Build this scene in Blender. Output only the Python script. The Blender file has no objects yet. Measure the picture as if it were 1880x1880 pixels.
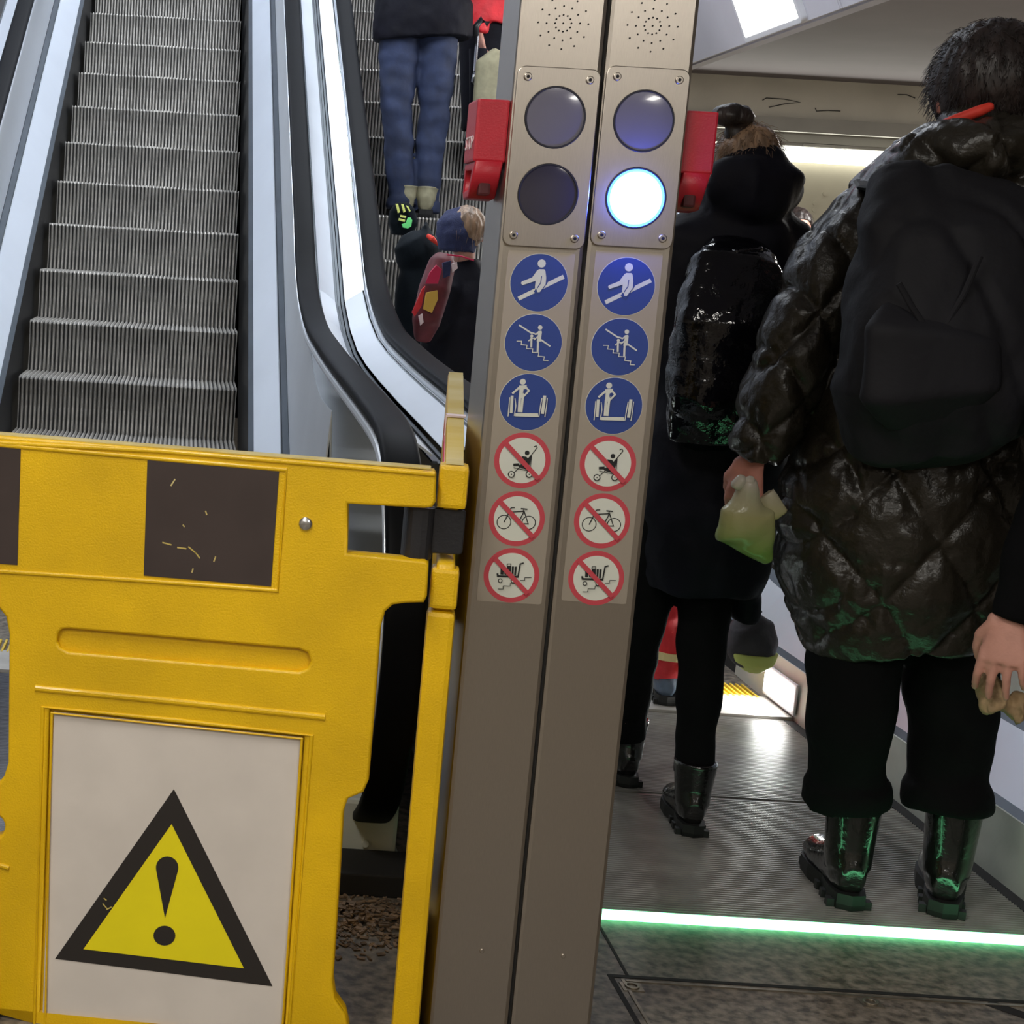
import bpy, bmesh, math, random
from mathutils import Vector as V, Matrix, noise
random.seed(7)
PI = math.pi
C = bpy.context.scene.collection
# ------------------------------------------------------------------ camera
FPX, CX, CY, PIT, ROL, YAW, H = 2937.0, 290.0, 914.0, .1562, .0584, -.0092, 1.35
cp, sp, cy_, sy_ = math.cos(PIT), math.sin(PIT), math.cos(YAW), math.sin(YAW)
F_ = V((sy_*cp, cy_*cp, -sp)); R0 = V((cy_, -sy_, 0)); U0 = R0.cross(F_)
R_ = R0*math.cos(ROL) + U0*math.sin(ROL); U_ = U0*math.cos(ROL) - R0*math.sin(ROL)
EYE = V((0, 0, H))
def ray(x, y): return F_*FPX + R_*(x-CX) - U_*(y-CY)
def at(x, y, Y):
    r = ray(x, y); return EYE + r*(Y/r.y)
def atz(x, y, Z=0.0):
    r = ray(x, y); return EYE + r*((Z-H)/r.z)
def hit(x, y, p, n):
    r = ray(x, y); return EYE + r*((p-EYE).dot(n)/r.dot(n))
cam = bpy.data.objects.new('camera', bpy.data.cameras.new('camera')); C.objects.link(cam)
cam.matrix_world = Matrix.Translation(EYE) @ Matrix((R_, U_, -F_)).transposed().to_4x4()
cam.data.sensor_width = 36; cam.data.lens = FPX/1880*36
cam.data.shift_x = (940-CX)/1880; cam.data.shift_y = (CY-940)/1880; cam.data.clip_start = .05
bpy.context.scene.camera = cam
vs = bpy.context.scene.view_settings
vs.view_transform = 'Standard'; vs.look = 'None'; vs.gamma = 1; vs.exposure = 0.0; vs.use_curve_mapping = False
# ------------------------------------------------------------------ materials
def lin(c):
    return tuple((((v/255+.055)/1.055)**2.4 if v > 10 else v/255/12.92) for v in c) + (1,)
def mat(name, col, rough=.5, metal=0, var=0, vscale=20, bump=0, bscale=60, stretch=(1, 1, 1), coat=0, emit=None, es=1, col2=None, detail=4, spec=.5, trans=0):
    m = bpy.data.materials.new(name); m.use_nodes = True; nt = m.node_tree; N = nt.nodes; L = nt.links
    b = N['Principled BSDF']; c = lin(col)
    b.inputs['Base Color'].default_value = c; b.inputs['Roughness'].default_value = rough
    b.inputs['Metallic'].default_value = metal; b.inputs['Coat Weight'].default_value = coat
    b.inputs['Specular IOR Level'].default_value = spec
    b.inputs['Transmission Weight'].default_value = trans
    if emit:
        b.inputs['Emission Color'].default_value = tuple(emit)+(1,); b.inputs['Emission Strength'].default_value = es
    if var or bump:
        tc = N.new('ShaderNodeTexCoord'); mp = N.new('ShaderNodeMapping'); mp.inputs['Scale'].default_value = stretch
        L.new(tc.outputs['Object'], mp.inputs['Vector'])
    if var:
        n = N.new('ShaderNodeTexNoise'); n.inputs['Scale'].default_value = vscale; n.inputs['Detail'].default_value = detail
        L.new(mp.outputs[0], n.inputs['Vector'])
        r = N.new('ShaderNodeValToRGB'); r.color_ramp.elements[0].position = .36; r.color_ramp.elements[1].position = .64
        d = lin(col2) if col2 else tuple(v*(1-var) for v in c[:3])+(1,)
        r.color_ramp.elements[0].color = d; r.color_ramp.elements[1].color = c
        L.new(n.outputs['Fac'], r.inputs['Fac']); L.new(r.outputs[0], b.inputs['Base Color'])
    if bump:
        n = N.new('ShaderNodeTexNoise'); n.inputs['Scale'].default_value = bscale; n.inputs['Detail'].default_value = 3
        L.new(mp.outputs[0], n.inputs['Vector'])
        bp = N.new('ShaderNodeBump'); bp.inputs['Strength'].default_value = bump; bp.inputs['Distance'].default_value = .004
        L.new(n.outputs['Fac'], bp.inputs['Height']); L.new(bp.outputs[0], b.inputs['Normal'])
    return m
M = {}
M['yellow'] = mat('yellow_plastic', (234, 188, 4), .42, 0, .18, 5, .25, 300, coat=.1)
M['yellow_worn'] = mat('worn_yellow', (205, 190, 130), .6, 0, 1, 9, .2, 80, (1, .3, 1), col2=(186, 160, 60))
M['brown_sticker'] = mat('dark_sticker', (66, 56, 54), .38, 0, .15, 12)
M['sign_white'] = mat('sign_white', (214, 206, 198), .45, 0, .07, 9)
M['ink'] = mat('black_ink', (40, 36, 34), .45)
M['sign_yellow'] = mat('sign_yellow', (238, 222, 20), .45, 0, .05, 10)
M['rivet'] = mat('rivet_metal', (215, 215, 215), .25, 1)
M['blackplastic'] = mat('black_plastic', (34, 34, 38), .42, 0, .1, 30, .15, 200)
M['steel'] = mat('brushed_steel', (186, 178, 168), .32, 1, .08, 60, .05, 900, (40, 40, 1))
M['steel_b'] = mat('bright_steel', (226, 231, 238), .36, .6, .04, 3, 0)
M['steel_dark'] = mat('channel_steel', (88, 94, 100), .45, .8, .15, 6)
M['steel_mirror'] = mat('polished_steel', (150, 158, 158), .12, 1, .1, 3)
M['cream'] = mat('deck_cream', (196, 198, 186), .5, .15, .12, 8, .1, 60)
M['black_skirt'] = mat('black_skirt', (17, 18, 20), .5, 0, .2, 10)
M['rubber'] = mat('handrail_rubber', (14, 15, 18), .5, 0, .1, 10, spec=.05)
M['step'] = mat('step_aluminium', (188, 184, 178), .45, .4, .3, 7, 0)
M['step_gap'] = mat('step_groove', (26, 26, 26), .8, 0)
M['comb_yellow'] = mat('comb_yellow', (222, 188, 50), .5, 0, .15, 30)
M['lens_grey'] = mat('lens_grey', (108, 106, 118), .12, 0, .1, 6, coat=.5)
M['lens_dark'] = mat('lens_dark', (52, 50, 60), .1, 0, .1, 6, coat=.6)
M['lens_lit'] = mat('lens_lit', (220, 240, 255), .3, 0, emit=(.95, 1.6, 5.5), es=1.5)
M['lens_edge'] = mat('lens_lit_edge', (120, 220, 255), .3, 0, emit=(.18, .85, 4.0), es=1.2)
M['lens_rim'] = mat('lens_rim', (40, 40, 46), .4, .5)
M['hole'] = mat('dark_hole', (18, 16, 14), .8)
M['s_blue'] = mat('sticker_blue', (42, 66, 134), .45, 0, .05, 20)
M['s_white'] = mat('sticker_white', (206, 208, 196), .5)
M['s_red'] = mat('sticker_red', (188, 66, 76), .5)
M['s_black'] = mat('sticker_black', (24, 26, 26), .5)
M['s_film'] = mat('sticker_film', (176, 166, 152), .5, .7)
M['red'] = mat('red_box', (176, 26, 44), .4, 0, .1, 30, .1, 300)
M['red_dark'] = mat('red_inner', (70, 12, 20), .6)
M['offwhite'] = mat('offwhite_paint', (220, 200, 205), .5)
M['granite'] = mat('granite', (128, 118, 104), .5, 0, 1, 42, .15, 120, col2=(66, 60, 52), detail=7)
M['granite2'] = mat('granite_dirty', (104, 95, 86), .6, 0, 1, 60, .3, 120, col2=(48, 44, 42), detail=7)
M['joint'] = mat('joint_metal', (150, 140, 124), .4, .8, .4, 30)
M['dark'] = mat('dark_gap', (22, 20, 18), .8)
M['landing'] = mat('landing_plate', (166, 163, 157), .36, .35, .35, 6, .1, 100, detail=6)
M['landing_blue'] = mat('landing_grey', (96, 100, 110), .4, .6, .2, 20)
M['led_green'] = mat('green_light', (120, 255, 200), .4, emit=(.36, 1.5, .66), es=3.4)
M['ceil_white'] = mat('ceiling_white', (196, 194, 202), .7, 0, .06, 3)
M['ceil_grey'] = mat('ceiling_grey', (124, 117, 120), .8, 0, .08, 2)
M['wall_beige'] = mat('wall_beige', (178, 172, 152), .8, 0, .1, 2)
M['fascia'] = mat('fascia_beige', (222, 218, 204), .8, 0, .1, 3)
M['beam'] = mat('beam_grey', (168, 166, 158), .7, 0, .1, 3)
M['lamp'] = mat('lamp_diffuser', (255, 255, 250), .5, emit=(1, .99, .93), es=9)
M['lamp_s'] = mat('lamp_soft', (255, 255, 240), .5, emit=(1, 1, .92), es=4)
M['frame_w'] = mat('lamp_frame', (210, 210, 215), .5)
M['hallwall'] = mat('hall_wall', (168, 160, 148), .7, 0, .1, 2)
M['shaft'] = mat('shaft_wall', (186, 190, 200), .6, 0, .1, 2)
M['skin'] = mat('skin', (205, 150, 132), .5, 0, .12, 30, .15, 200)
M['skin_red'] = mat('skin_pink', (200, 134, 118), .5, 0, .25, 25, .2, 150)
M['eye'] = mat('eye', (30, 24, 20), .2)
M['hair_dark'] = mat('dark_hair', (52, 42, 40), .45, 0, .6, 30, .8, 90, (1, 1, .25))
M['hair_light'] = mat('light_brown_hair', (158, 128, 102), .45, 0, .6, 40, .8, 110, (1, 1, .3))
M['navy'] = mat('navy_cloth', (13, 13, 25), .7, 0, .3, 8, .5, 30, spec=.2)
M['black_cloth'] = mat('black_cloth', (9, 9, 11), .9, 0, .2, 8, .4, 60, spec=.15)
M['quilt'] = mat('quilted_nylon', (42, 38, 31), .33, 0, .12, 8, .8, 55)
M['pack'] = mat('backpack_cloth', (27, 27, 32), .7, 0, .12, 6, .5, 40, spec=.25)
M['gloss'] = mat('glossy_plastic', (8, 8, 14), .12, 0, 0, 1, .9, 42, spec=.5)
M['leather'] = mat('black_leather', (22, 20, 20), .18, 0, .2, 20, .5, 60, coat=.5)
M['sole'] = mat('rubber_sole', (20, 20, 20), .6)
M['orange'] = mat('orange_collar', (228, 62, 46), .6)
M['jeans'] = mat('blue_jeans', (47, 58, 90), .8, 0, .45, 9, .3, 80)
M['bagred'] = mat('dark_red_cloth', (96, 22, 34), .6, 0, .4, 20)
M['red_cloth'] = mat('red_cloth', (226, 44, 54), .6, 0, .25, 12, .7, 35)
M['reflect'] = mat('reflective_tape', (226, 206, 150), .5)
M['denimshoe'] = mat('grey_blue_cloth', (96, 112, 134), .6, 0, .3, 20, .4, 60)
M['beige_shoe'] = mat('beige_suede', (152, 146, 118), .7, 0, .2, 30)
M['teal'] = mat('dark_teal_cloth', (11, 19, 26), .8, 0, .2, 8, .3, 40, spec=.15)
M['navycap'] = mat('navy_knit', (38, 46, 84), .85, 0, .2, 60, .5, 160)
M['lime'] = mat('reflective_lime_glow', (220, 226, 120), .5, emit=(.5, .55, .2), es=.15)  # faint emission stands in for light thrown back by the stripes
M['green'] = mat('bright_green', (120, 240, 140), .5)
M['ochre'] = mat('ochre_cloth', (206, 166, 70), .7)
M['magenta'] = mat('magenta_cloth', (196, 26, 76), .6)
M['paper'] = mat('crumpled_paper', (178, 150, 112), .7, 0, .3, 30, 1, 60)
M['chrome'] = mat('chrome', (210, 210, 215), .15, 1)
M['bagyellow'] = mat('pale_lime_cloth', (228, 236, 130), .6)
M['bagdark'] = mat('grey_cloth', (70, 66, 72), .6, 0, .4, 14, .6, 40)
M['litter'] = mat('litter', (140, 116, 92), .7, 0, .6, 40)
def bag_mat():
    m = mat('clear_plastic_bag', (214, 208, 188), .22, 0, 0, 7, .8, 30); nt = m.node_tree; N = nt.nodes; L = nt.links
    b = N['Principled BSDF']; t = N.new('ShaderNodeBsdfTranslucent')
    tc = N.new('ShaderNodeTexCoord'); sx = N.new('ShaderNodeSeparateXYZ'); mr = N.new('ShaderNodeMapRange'); r = N.new('ShaderNodeValToRGB')
    L.new(tc.outputs['Object'], sx.inputs[0]); L.new(sx.outputs['Z'], mr.inputs[0]); mr.inputs[1].default_value = .78; mr.inputs[2].default_value = .93
    r.color_ramp.elements[0].color = lin((142, 176, 92)); r.color_ramp.elements[1].color = lin((222, 214, 200)); k = r.color_ramp.elements.new(.5); k.color = lin((200, 196, 140))
    L.new(mr.outputs[0], r.inputs[0]); L.new(r.outputs[0], b.inputs['Base Color']); L.new(r.outputs[0], t.inputs[0])
    x = N.new('ShaderNodeMixShader'); x.inputs[0].default_value = .25
    L.new(b.outputs[0], x.inputs[1]); L.new(t.outputs[0], x.inputs[2]); L.new(x.outputs[0], N['Material Output'].inputs[0]); return m
M['bag'] = bag_mat()
# ------------------------------------------------------------------ helpers
def link(name, me, mats, parent=None, label=None, cat=None, group=None, kind=None, smooth=False, loc=None):
    o = bpy.data.objects.new(name, me); C.objects.link(o)
    for m in (mats if isinstance(mats, (list, tuple)) else [mats]): me.materials.append(M[m])
    if smooth:
        for p in me.polygons: p.use_smooth = True
    if parent: o.parent = parent
    if loc: o.location = loc
    tagp(o, label, cat, group, kind); return o
def tagp(o, label=None, cat=None, group=None, kind=None):
    for k, v in (('label', label), ('category', cat), ('group', group), ('kind', kind)):
        if v: o[k] = v
def obj(name, bm, mats, parent=None, **k):
    me = bpy.data.meshes.new(name); bmesh.ops.recalc_face_normals(bm, faces=bm.faces[:]) if k.pop('recalc', True) else None
    bm.to_mesh(me); bm.free(); return link(name, me, mats, parent, **k)
def empty(name, loc=(0, 0, 0), rz=0, **k):
    o = bpy.data.objects.new(name, None); C.objects.link(o); o.location = loc; o.rotation_euler = (0, 0, rz)
    o.empty_display_size = .1; tagp(o, **k); return o
def box(bm, c, s, rot=None, bev=0, mi=0):
    m = Matrix.Translation(V(c)) @ (rot.to_4x4() if rot else Matrix()) @ Matrix.Diagonal((s[0], s[1], s[2], 1))
    r = bmesh.ops.create_cube(bm, size=1, matrix=m)
    if bev:
        es = list({e for v in r['verts'] for e in v.link_edges})
        bmesh.ops.bevel(bm, geom=es, offset=bev, segments=2, affect='EDGES', profile=.6)
    if mi:
        for v in r['verts']:
            if v.is_valid:
                for f in v.link_faces: f.material_index = mi
    return bm
def quad(bm, pts, mi=0):
    f = bm.faces.new([bm.verts.new(p) for p in pts]); f.material_index = mi; return f
def box_between(bm, x0, x1, y0, y1, z0, z1, bev=0, mi=0):
    return box(bm, ((x0+x1)/2, (y0+y1)/2, (z0+z1)/2), (abs(x1-x0), abs(y1-y0), abs(z1-z0)), bev=bev, mi=mi)
def ico(bm, c, r, sc=(1, 1, 1), rot=None, sub=3):
    m = Matrix.Translation(V(c)) @ (rot.to_4x4() if rot else Matrix()) @ Matrix.Diagonal((r*sc[0], r*sc[1], r*sc[2], 1))
    bmesh.ops.create_icosphere(bm, subdivisions=sub, radius=1, matrix=m)
def tube(bm, pts, rad, side=V((1, 0, 0)), n=16, cap=True, p=2.0):
    """loft elliptical rings; rad = list of r or (rx, ry); side = direction of rx"""
    pts = [V(q) for q in pts]; rings = []
    for i, q in enumerate(pts):
        a = pts[max(0, i-1)]; b = pts[min(len(pts)-1, i+1)]; d = (b-a).normalized()
        s = side - d*side.dot(d)
        if s.length < .05: s = V((0, 1, 0)) - d*d.y
        s.normalize(); t = d.cross(s)
        r = rad[i] if isinstance(rad, (list, tuple)) else rad
        rx, ry = (r if isinstance(r, (list, tuple)) else (r, r))
        ring = []
        for k in range(n):
            c, s2 = math.cos(2*PI*k/n), math.sin(2*PI*k/n)
            e = 2/p; ring.append(bm.verts.new(q + s*rx*math.copysign(abs(c)**e, c) + t*ry*math.copysign(abs(s2)**e, s2)))
        rings.append(ring)
    for a, b in zip(rings, rings[1:]):
        for k in range(n): bm.faces.new((a[k], a[(k+1) % n], b[(k+1) % n], b[k]))
    if cap:
        bm.faces.new(rings[0][::-1]); bm.faces.new(rings[-1])
def ball_tube(bm, pts, rad, side=V((1, 0, 0)), n=14):
    tube(bm, pts, rad, side, n)
    for q, r in ((pts[0], rad[0] if isinstance(rad, list) else rad), (pts[-1], rad[-1] if isinstance(rad, list) else rad)):
        rr = min(r) if isinstance(r, (tuple, list)) else r
        ico(bm, q, rr, sub=2)
DG = lambda: bpy.context.evaluated_depsgraph_get()
def remesh(bm, vox=.01, it=4, disp=None):
    me = bpy.data.meshes.new('t'); bmesh.ops.recalc_face_normals(bm, faces=bm.faces[:]); bm.to_mesh(me); bm.free()
    o = bpy.data.objects.new('t', me); C.objects.link(o)
    r = o.modifiers.new('r', 'REMESH'); r.mode = 'VOXEL'; r.voxel_size = vox
    if it: s = o.modifiers.new('s', 'SMOOTH'); s.iterations = it; s.factor = .6
    out = bpy.data.meshes.new_from_object(o.evaluated_get(DG())); bpy.data.objects.remove(o)
    if disp:
        ns = [v.normal.copy() for v in out.vertices]
        for v, nn in zip(out.vertices, ns): v.co += nn*disp(v.co, nn)
    return out
def organic(name, bm, mats, parent, vox=.01, it=4, disp=None, **k):
    return link(name, remesh(bm, vox, it, disp), mats, parent, smooth=True, **k)
def plate(polys, thick, bev=0, cyclic=True):
    """flat 2D polygons (first outline then holes) in x,z -> mesh extruded along y centred at 0, front at -thick/2"""
    cu = bpy.data.curves.new('c', 'CURVE'); cu.dimensions = '2D'; cu.fill_mode = 'BOTH'
    for pl in polys:
        s = cu.splines.new('POLY'); s.points.add(len(pl)-1)
        for q, pt in zip(pl, s.points): pt.co = (q[0], q[1], 0, 1)
        s.use_cyclic_u = True
    cu.extrude = max(thick/2-bev, .00001); cu.bevel_depth = bev; cu.bevel_resolution = 2; cu.offset = -bev
    o = bpy.data.objects.new('c', cu); C.objects.link(o)
    me = bpy.data.meshes.new_from_object(o.evaluated_get(DG())); bpy.data.objects.remove(o)
    me.transform(Matrix(((1, 0, 0, 0), (0, 0, -1, 0), (0, 1, 0, 0), (0, 0, 0, 1))))
    return me
def addmesh(bm, me, off=(0, 0, 0), mi=0):
    n = len(bm.faces); me.transform(Matrix.Translation(V(off))); me.materials.clear()
    bm.from_mesh(me); bm.faces.ensure_lookup_table()
    for f in bm.faces[n:]: f.material_index = mi
    bpy.data.meshes.remove(me)
def circ(cx, cz, r, n=40, rz=None): return [(cx+r*math.cos(2*PI*k/n), cz+(rz or r)*math.sin(2*PI*k/n)) for k in range(n)]
def rrect(x0, x1, z0, z1, r, n=6):
    o = []
    for cx, cz, a in ((x1-r, z1-r, 0), (x0+r, z1-r, 90), (x0+r, z0+r, 180), (x1-r, z0+r, 270)):
        o += [(cx+r*math.cos(math.radians(a+90*k/n)), cz+r*math.sin(math.radians(a+90*k/n))) for k in range(n+1)]
    return o
def dupe(root, loc=None, **k):
    def cpy(o, par):
        c = o.copy(); C.objects.link(c); c.parent = par
        if par is not None: c.matrix_parent_inverse = o.matrix_parent_inverse.copy()
        for ch in list(o.children): cpy(ch, c)
        return c
    r = cpy(root, root.parent)
    if loc is not None: r.location = loc
    tagp(r, **k); return r
def fbm(p, s): return noise.noise(V(p)*s)

# ================================================================== SETTING
def struct(name, bm, m, **k): return obj(name, bm, m, kind='structure', **k)
b = bmesh.new(); box_between(b, -3.2, 6.8, -5, 13, -.1, 0); struct('floor', b, 'granite')
b = bmesh.new(); box_between(b, -3.3, -3.2, -5, 4.4, 0, 3.1); struct('wall_left', b, 'hallwall')
b = bmesh.new(); box_between(b, 6.8, 6.9, -5, 13, 0, 3.1); struct('wall_right', b, 'hallwall')
b = bmesh.new(); box_between(b, -3.2, 6.8, -5.1, -5, 0, 3.1); struct('wall_behind', b, 'hallwall')
# far wall with its bands
b = bmesh.new(); box_between(b, 2.5, 6.8, 13, 13.1, 0, 3.1)
for zz, xx in ((1.98, 4.95), (1.93, 4.95), (1.88, 4.96), (2.06, 5.02), (1.7, 5.1)):
    tube(b, [(xx, 12.995, zz), (xx, 13.0, zz)], .018, n=12)
struct('wall_back', b, 'wall_beige')
b = bmesh.new(); box_between(b, 3.0, 6.8, 12.78, 13, 2.60, 2.90)
struct('trim_1', b, 'fascia')
def wire(name, pts, r, m, parent=None, **k):
    b = bmesh.new(); tube(b, pts, r, V((0, 0, 1)), n=6); return obj(name, b, m, parent, **k)
b = bmesh.new(); box_between(b, 2.9, 6.8, 12.72, 13, 2.50, 2.605); box_between(b, 2.9, 6.8, 12.84, 13, 2.43, 2.52); struct('trim_2', b, 'beam')
TR = [o for o in C.objects if o.name == 'trim_1'][0]
def scribble(pxs, lb):
    b = bmesh.new()
    for px in pxs: tube(b, [at(x, y, 12.775) for x, y in px], .004, V((0, 0, 1)), n=5)
    obj('scribble', b, 'ink', TR, label=lb)
scribble([[(1400, 184), (1407, 180), (1440, 182), (1470, 188), (1440, 191), (1412, 197)]], 'dark looping scribble on the pale band above the hair bun')
scribble([[(1497, 198), (1499, 204), (1520, 203), (1543, 204)]], 'short hooked scribble on the pale band above the far light')
scribble([[(1648, 174), (1665, 174), (1680, 180)]], 'short dark scribble on the pale band nearest the dark haired head')
b = bmesh.new(); box_between(b, 3.0, 6.8, -5, 13, 2.90, 3.0); struct('ceiling', b, 'ceil_grey')
b = bmesh.new(); box_between(b, -3.2, 3.0, -5, 4.4, 2.95, 3.05); struct('ceiling_hall', b, 'ceil_white')
SD = V((-.427, 0, .904)); SO = V((2.92, 0, 2.6))
def sof(y, u, o=0): return SO+V((0, y, 0))+SD*u+V((-.904, 0, -.427))*o
b = bmesh.new(); A = [b.verts.new(q) for q in (sof(4.4, 0), sof(13, 0), sof(13, 1.6), sof(4.4, 1.6))]; B = [b.verts.new(q) for q in (sof(4.4, 0, -.06)+V((.05, 0, 0)), sof(13, 0, -.06)+V((.05, 0, 0)), sof(13, 1.6, -.06), sof(4.4, 1.6, -.06))]
b.faces.new(A); b.faces.new(B[::-1])
for i in range(4): b.faces.new((A[i], A[(i+1) % 4], B[(i+1) % 4], B[i]))
box_between(b, 2.96, 3.02, 4.4, 13, 2.6, 2.95)
for yy in (5.6, 7.62, 9.9, 11.5):
    for dy in (0, .02): box(b, sof(yy+dy, .8, .004), (.006, .01, 1.6), rot=Matrix.Rotation(-math.atan2(.427, .904), 3, 'Y'))
struct('ceiling_soffit', b, 'ceil_white')
b = bmesh.new(); z = lambda y: 2.95+(y-4.4)*.577
for xa, xb in ((-1.5, -1.4), (2.2, 2.28)):
    vs_ = [(xa, 6.3 if xa > 0 else 4.4, 4.0 if xa > 0 else 0), (xa, 13, 4.0 if xa > 0 else 0), (xa, 13, z(13)), (xa, 6.3 if xa > 0 else 4.4, z(6.3 if xa > 0 else 4.4))]
    vb = [(xb, q[1], q[2]) for q in vs_]
    A = [b.verts.new(q) for q in vs_]; B = [b.verts.new(q) for q in vb]
    b.faces.new(A); b.faces.new(B[::-1])
    for i in range(4): b.faces.new((A[i], A[(i+1) % 4], B[(i+1) % 4], B[i]))
struct('wall_shaft', b, 'shaft')
b = bmesh.new(); quad(b, [(-1.5, 4.4, 2.95), (2.28, 4.4, 2.95), (2.28, 13, z(13)), (-1.5, 13, z(13))]); struct('ceiling_shaft', b, 'ceil_white')
b = bmesh.new(); box_between(b, -1.5, 2.28, 13, 13.1, 3.5, 8); struct('wall_shaft_end', b, 'shaft')
b = bmesh.new(); box_between(b, -3.2, -1.5, 4.4, 4.5, 0, 3.0); struct('wall_corner', b, 'hallwall')

# light fittings
def lamp(name, c, s, label, m='lamp', tilt=0, power=0, col=(1, .98, .94), **k):
    e = empty(name, c, label=label, cat='light', **k); e.rotation_euler = (tilt, 0, 0)
    b = bmesh.new(); box(b, (0, 0, -.012), (s[0], s[1], .02), bev=.008); obj('diffuser', b, m, e)
    b = bmesh.new(); me = plate([rrect(-s[0]/2-.03, s[0]/2+.03, -s[1]/2-.03, s[1]/2+.03, .03), rrect(-s[0]/2, s[0]/2, -s[1]/2, s[1]/2, .01)], .04, .004)
    me.transform(Matrix.Rotation(-PI/2, 4, 'X')); addmesh(b, me); obj('frame', b, 'frame_w', e)
    if power:
        l = bpy.data.lights.new('lamp_glow', 'AREA'); l.shape = 'RECTANGLE'; l.size = s[0]; l.size_y = s[1]; l.energy = power; l.color = col
        lo = bpy.data.objects.new('lamp_glow', l); C.objects.link(lo); lo.parent = e; lo.location = (0, 0, -.04)
    return e
e = lamp('ceiling_light', tuple(sof(8.42, .21, .012)), (.36, .74), 'bright rectangular ceiling light in the pale soffit at the top', power=10)
e.rotation_euler = (0, math.atan2(.904, .427), 0)
e = empty('cove_light', (0, 0, 0), label='long bright recessed light in the far wall below the grey beam', cat='light')
b = bmesh.new(); box_between(b, 3.2, 6.6, 12.9, 12.99, 2.29, 2.40, bev=.01); obj('diffuser', b, 'lamp_s', e)
b = bmesh.new(); box_between(b, 3.1, 6.7, 12.86, 12.99, 2.405, 2.43); box_between(b, 4.75, 5.1, 12.84, 12.9, 2.405, 2.425); obj('frame', b, 'beam', e)
l = bpy.data.lights.new('g', 'AREA'); l.shape = 'RECTANGLE'; l.size = 3.4; l.size_y = .1; l.energy = 22; l.color = (1, 1, .9)
lo = bpy.data.objects.new('lamp_glow', l); C.objects.link(lo); lo.parent = e; lo.location = (4.9, 12.8, 2.35); lo.rotation_euler = (-PI/2, 0, 0)
GH = 'ceiling lights of the hall behind the camera'
for i, (x, y, p) in enumerate(((-1.6, -.6, 56), (1.4, -1.0, 42), (-1.0, -3.4, 34), (2.6, -3.2, 30), (-.5, 1.5, 28))):
    lamp('ceiling_light', (x, y, 2.94), (.3, 1.2), 'long white ceiling light of the hall', power=p, col=(1, .95, .87), group=GH)
for i, (y, p) in enumerate(((6.2, 40), (8.6, 50), (11.0, 46))):
    for x in (-.75, 1.3):
        lamp('ceiling_light', (x, y, z(y)-.03), (.35, 1.1), 'cool white light on the slanted ceiling over the escalators', tilt=math.radians(30), power=p, col=(.86, .93, 1), group='lights over the escalators')
lamp('ceiling_light', (4.9, 8.2, 2.89), (.3, 1.2), 'unseen white ceiling light added over the side passage to brighten the far band', power=250, col=(1, .97, .93))  # out-of-view lamp added to lift the pale fascia and grey ceiling

# ================================================================== ESCALATORS
T30 = math.tan(PI/6)
def nos(y, s=.55):
    a = 5.847
    if y < a-s: return 0
    if y > a+s: return .741+(y-7.13)*T30
    return T30*(y-a+s)**2/(4*s)
HRP = [(3.95, .10), (3.7, .06), (3.5, .10), (3.3, .22), (3.2, .40), (3.17, .56), (3.2, .70), (3.29, .84), (3.42, .94), (3.6, .99), (4.0, 1.012), (4.5, 1.03), (5.0, 1.05), (5.4, 1.072), (5.8, 1.10), (6.1, 1.15), (6.35, 1.215), (6.6, 1.32)]
HRP += [(y, nos(y)+.9) for y in (7.0, 8, 9.5, 11, 12.6)]
def smoothpath(P, n=4):
    out = []
    for i in range(len(P)-1):
        p0, p1, p2, p3 = P[max(i-1, 0)], P[i], P[i+1], P[min(i+2, len(P)-1)]
        for k in range(n):
            t = k/n
            out.append(tuple(.5*((2*p1[j])+(-p0[j]+p2[j])*t+(2*p0[j]-5*p1[j]+4*p2[j]-p3[j])*t*t+(-p0[j]+3*p1[j]-3*p2[j]+p3[j])*t**3) for j in (0, 1)))
    return out+[P[-1]]
HRS = smoothpath(HRP)
def hz(y):
    best = None
    pp = [p for p in HRS if p[1] > .93 or p[0] > 6]
    for a, c in zip(pp, pp[1:]):
        if a[0] <= y <= c[0]: return a[1]+(c[1]-a[1])*(y-a[0])/(c[0]-a[0])
    return pp[0][1] if y < pp[0][0] else pp[-1][1]
def step_mesh(w, pitch=.0192):
    prof = [(.40, 0), (.2, 0), (.02, 0), (.004, -.003), (0, -.012), (.004, -.03), (.012, -.08), (.014, -.13), (.010, -.19), (.002, -.245)]
    nrm = [(0, 1), (0, 1), (-.2, 1), (-.7, .7), (-1, .1), (-1, 0), (-1, 0), (-1, 0), (-1, 0), (-1, 0)]
    b = bmesh.new(); n = int(w/pitch); rows = []
    for (y, zz), (ny, nz) in zip(prof, nrm):
        row = []
        for k in range(n):
            x0 = k*pitch + (w-n*pitch)/2
            for dx, d in ((.0, 0), (.0035, -1), (.0085, -1), (.012, 0)):
                dd = .009*(1+d) - .009
                row.append(b.verts.new((x0+dx*pitch/.0155, y+ny*dd*1, zz+nz*dd)))
        rows.append(row)
    for r0, r1 in zip(rows, rows[1:]):
        for k in range(len(r0)-1):
            f = b.faces.new((r0[k], r0[k+1], r1[k+1], r1[k])); f.material_index = 1 if k % 4 == 1 else 0
            if k % 4 in (0, 2): f.material_index = 0
    # end cheeks
    me = bpy.data.meshes.new('step'); bmesh.ops.recalc_face_normals(b, faces=b.faces[:]); b.to_mesh(me); b.free()
    me.materials.append(M['step']); me.materials.append(M['step_gap']); return me
STEPME = step_mesh(.995)
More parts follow.
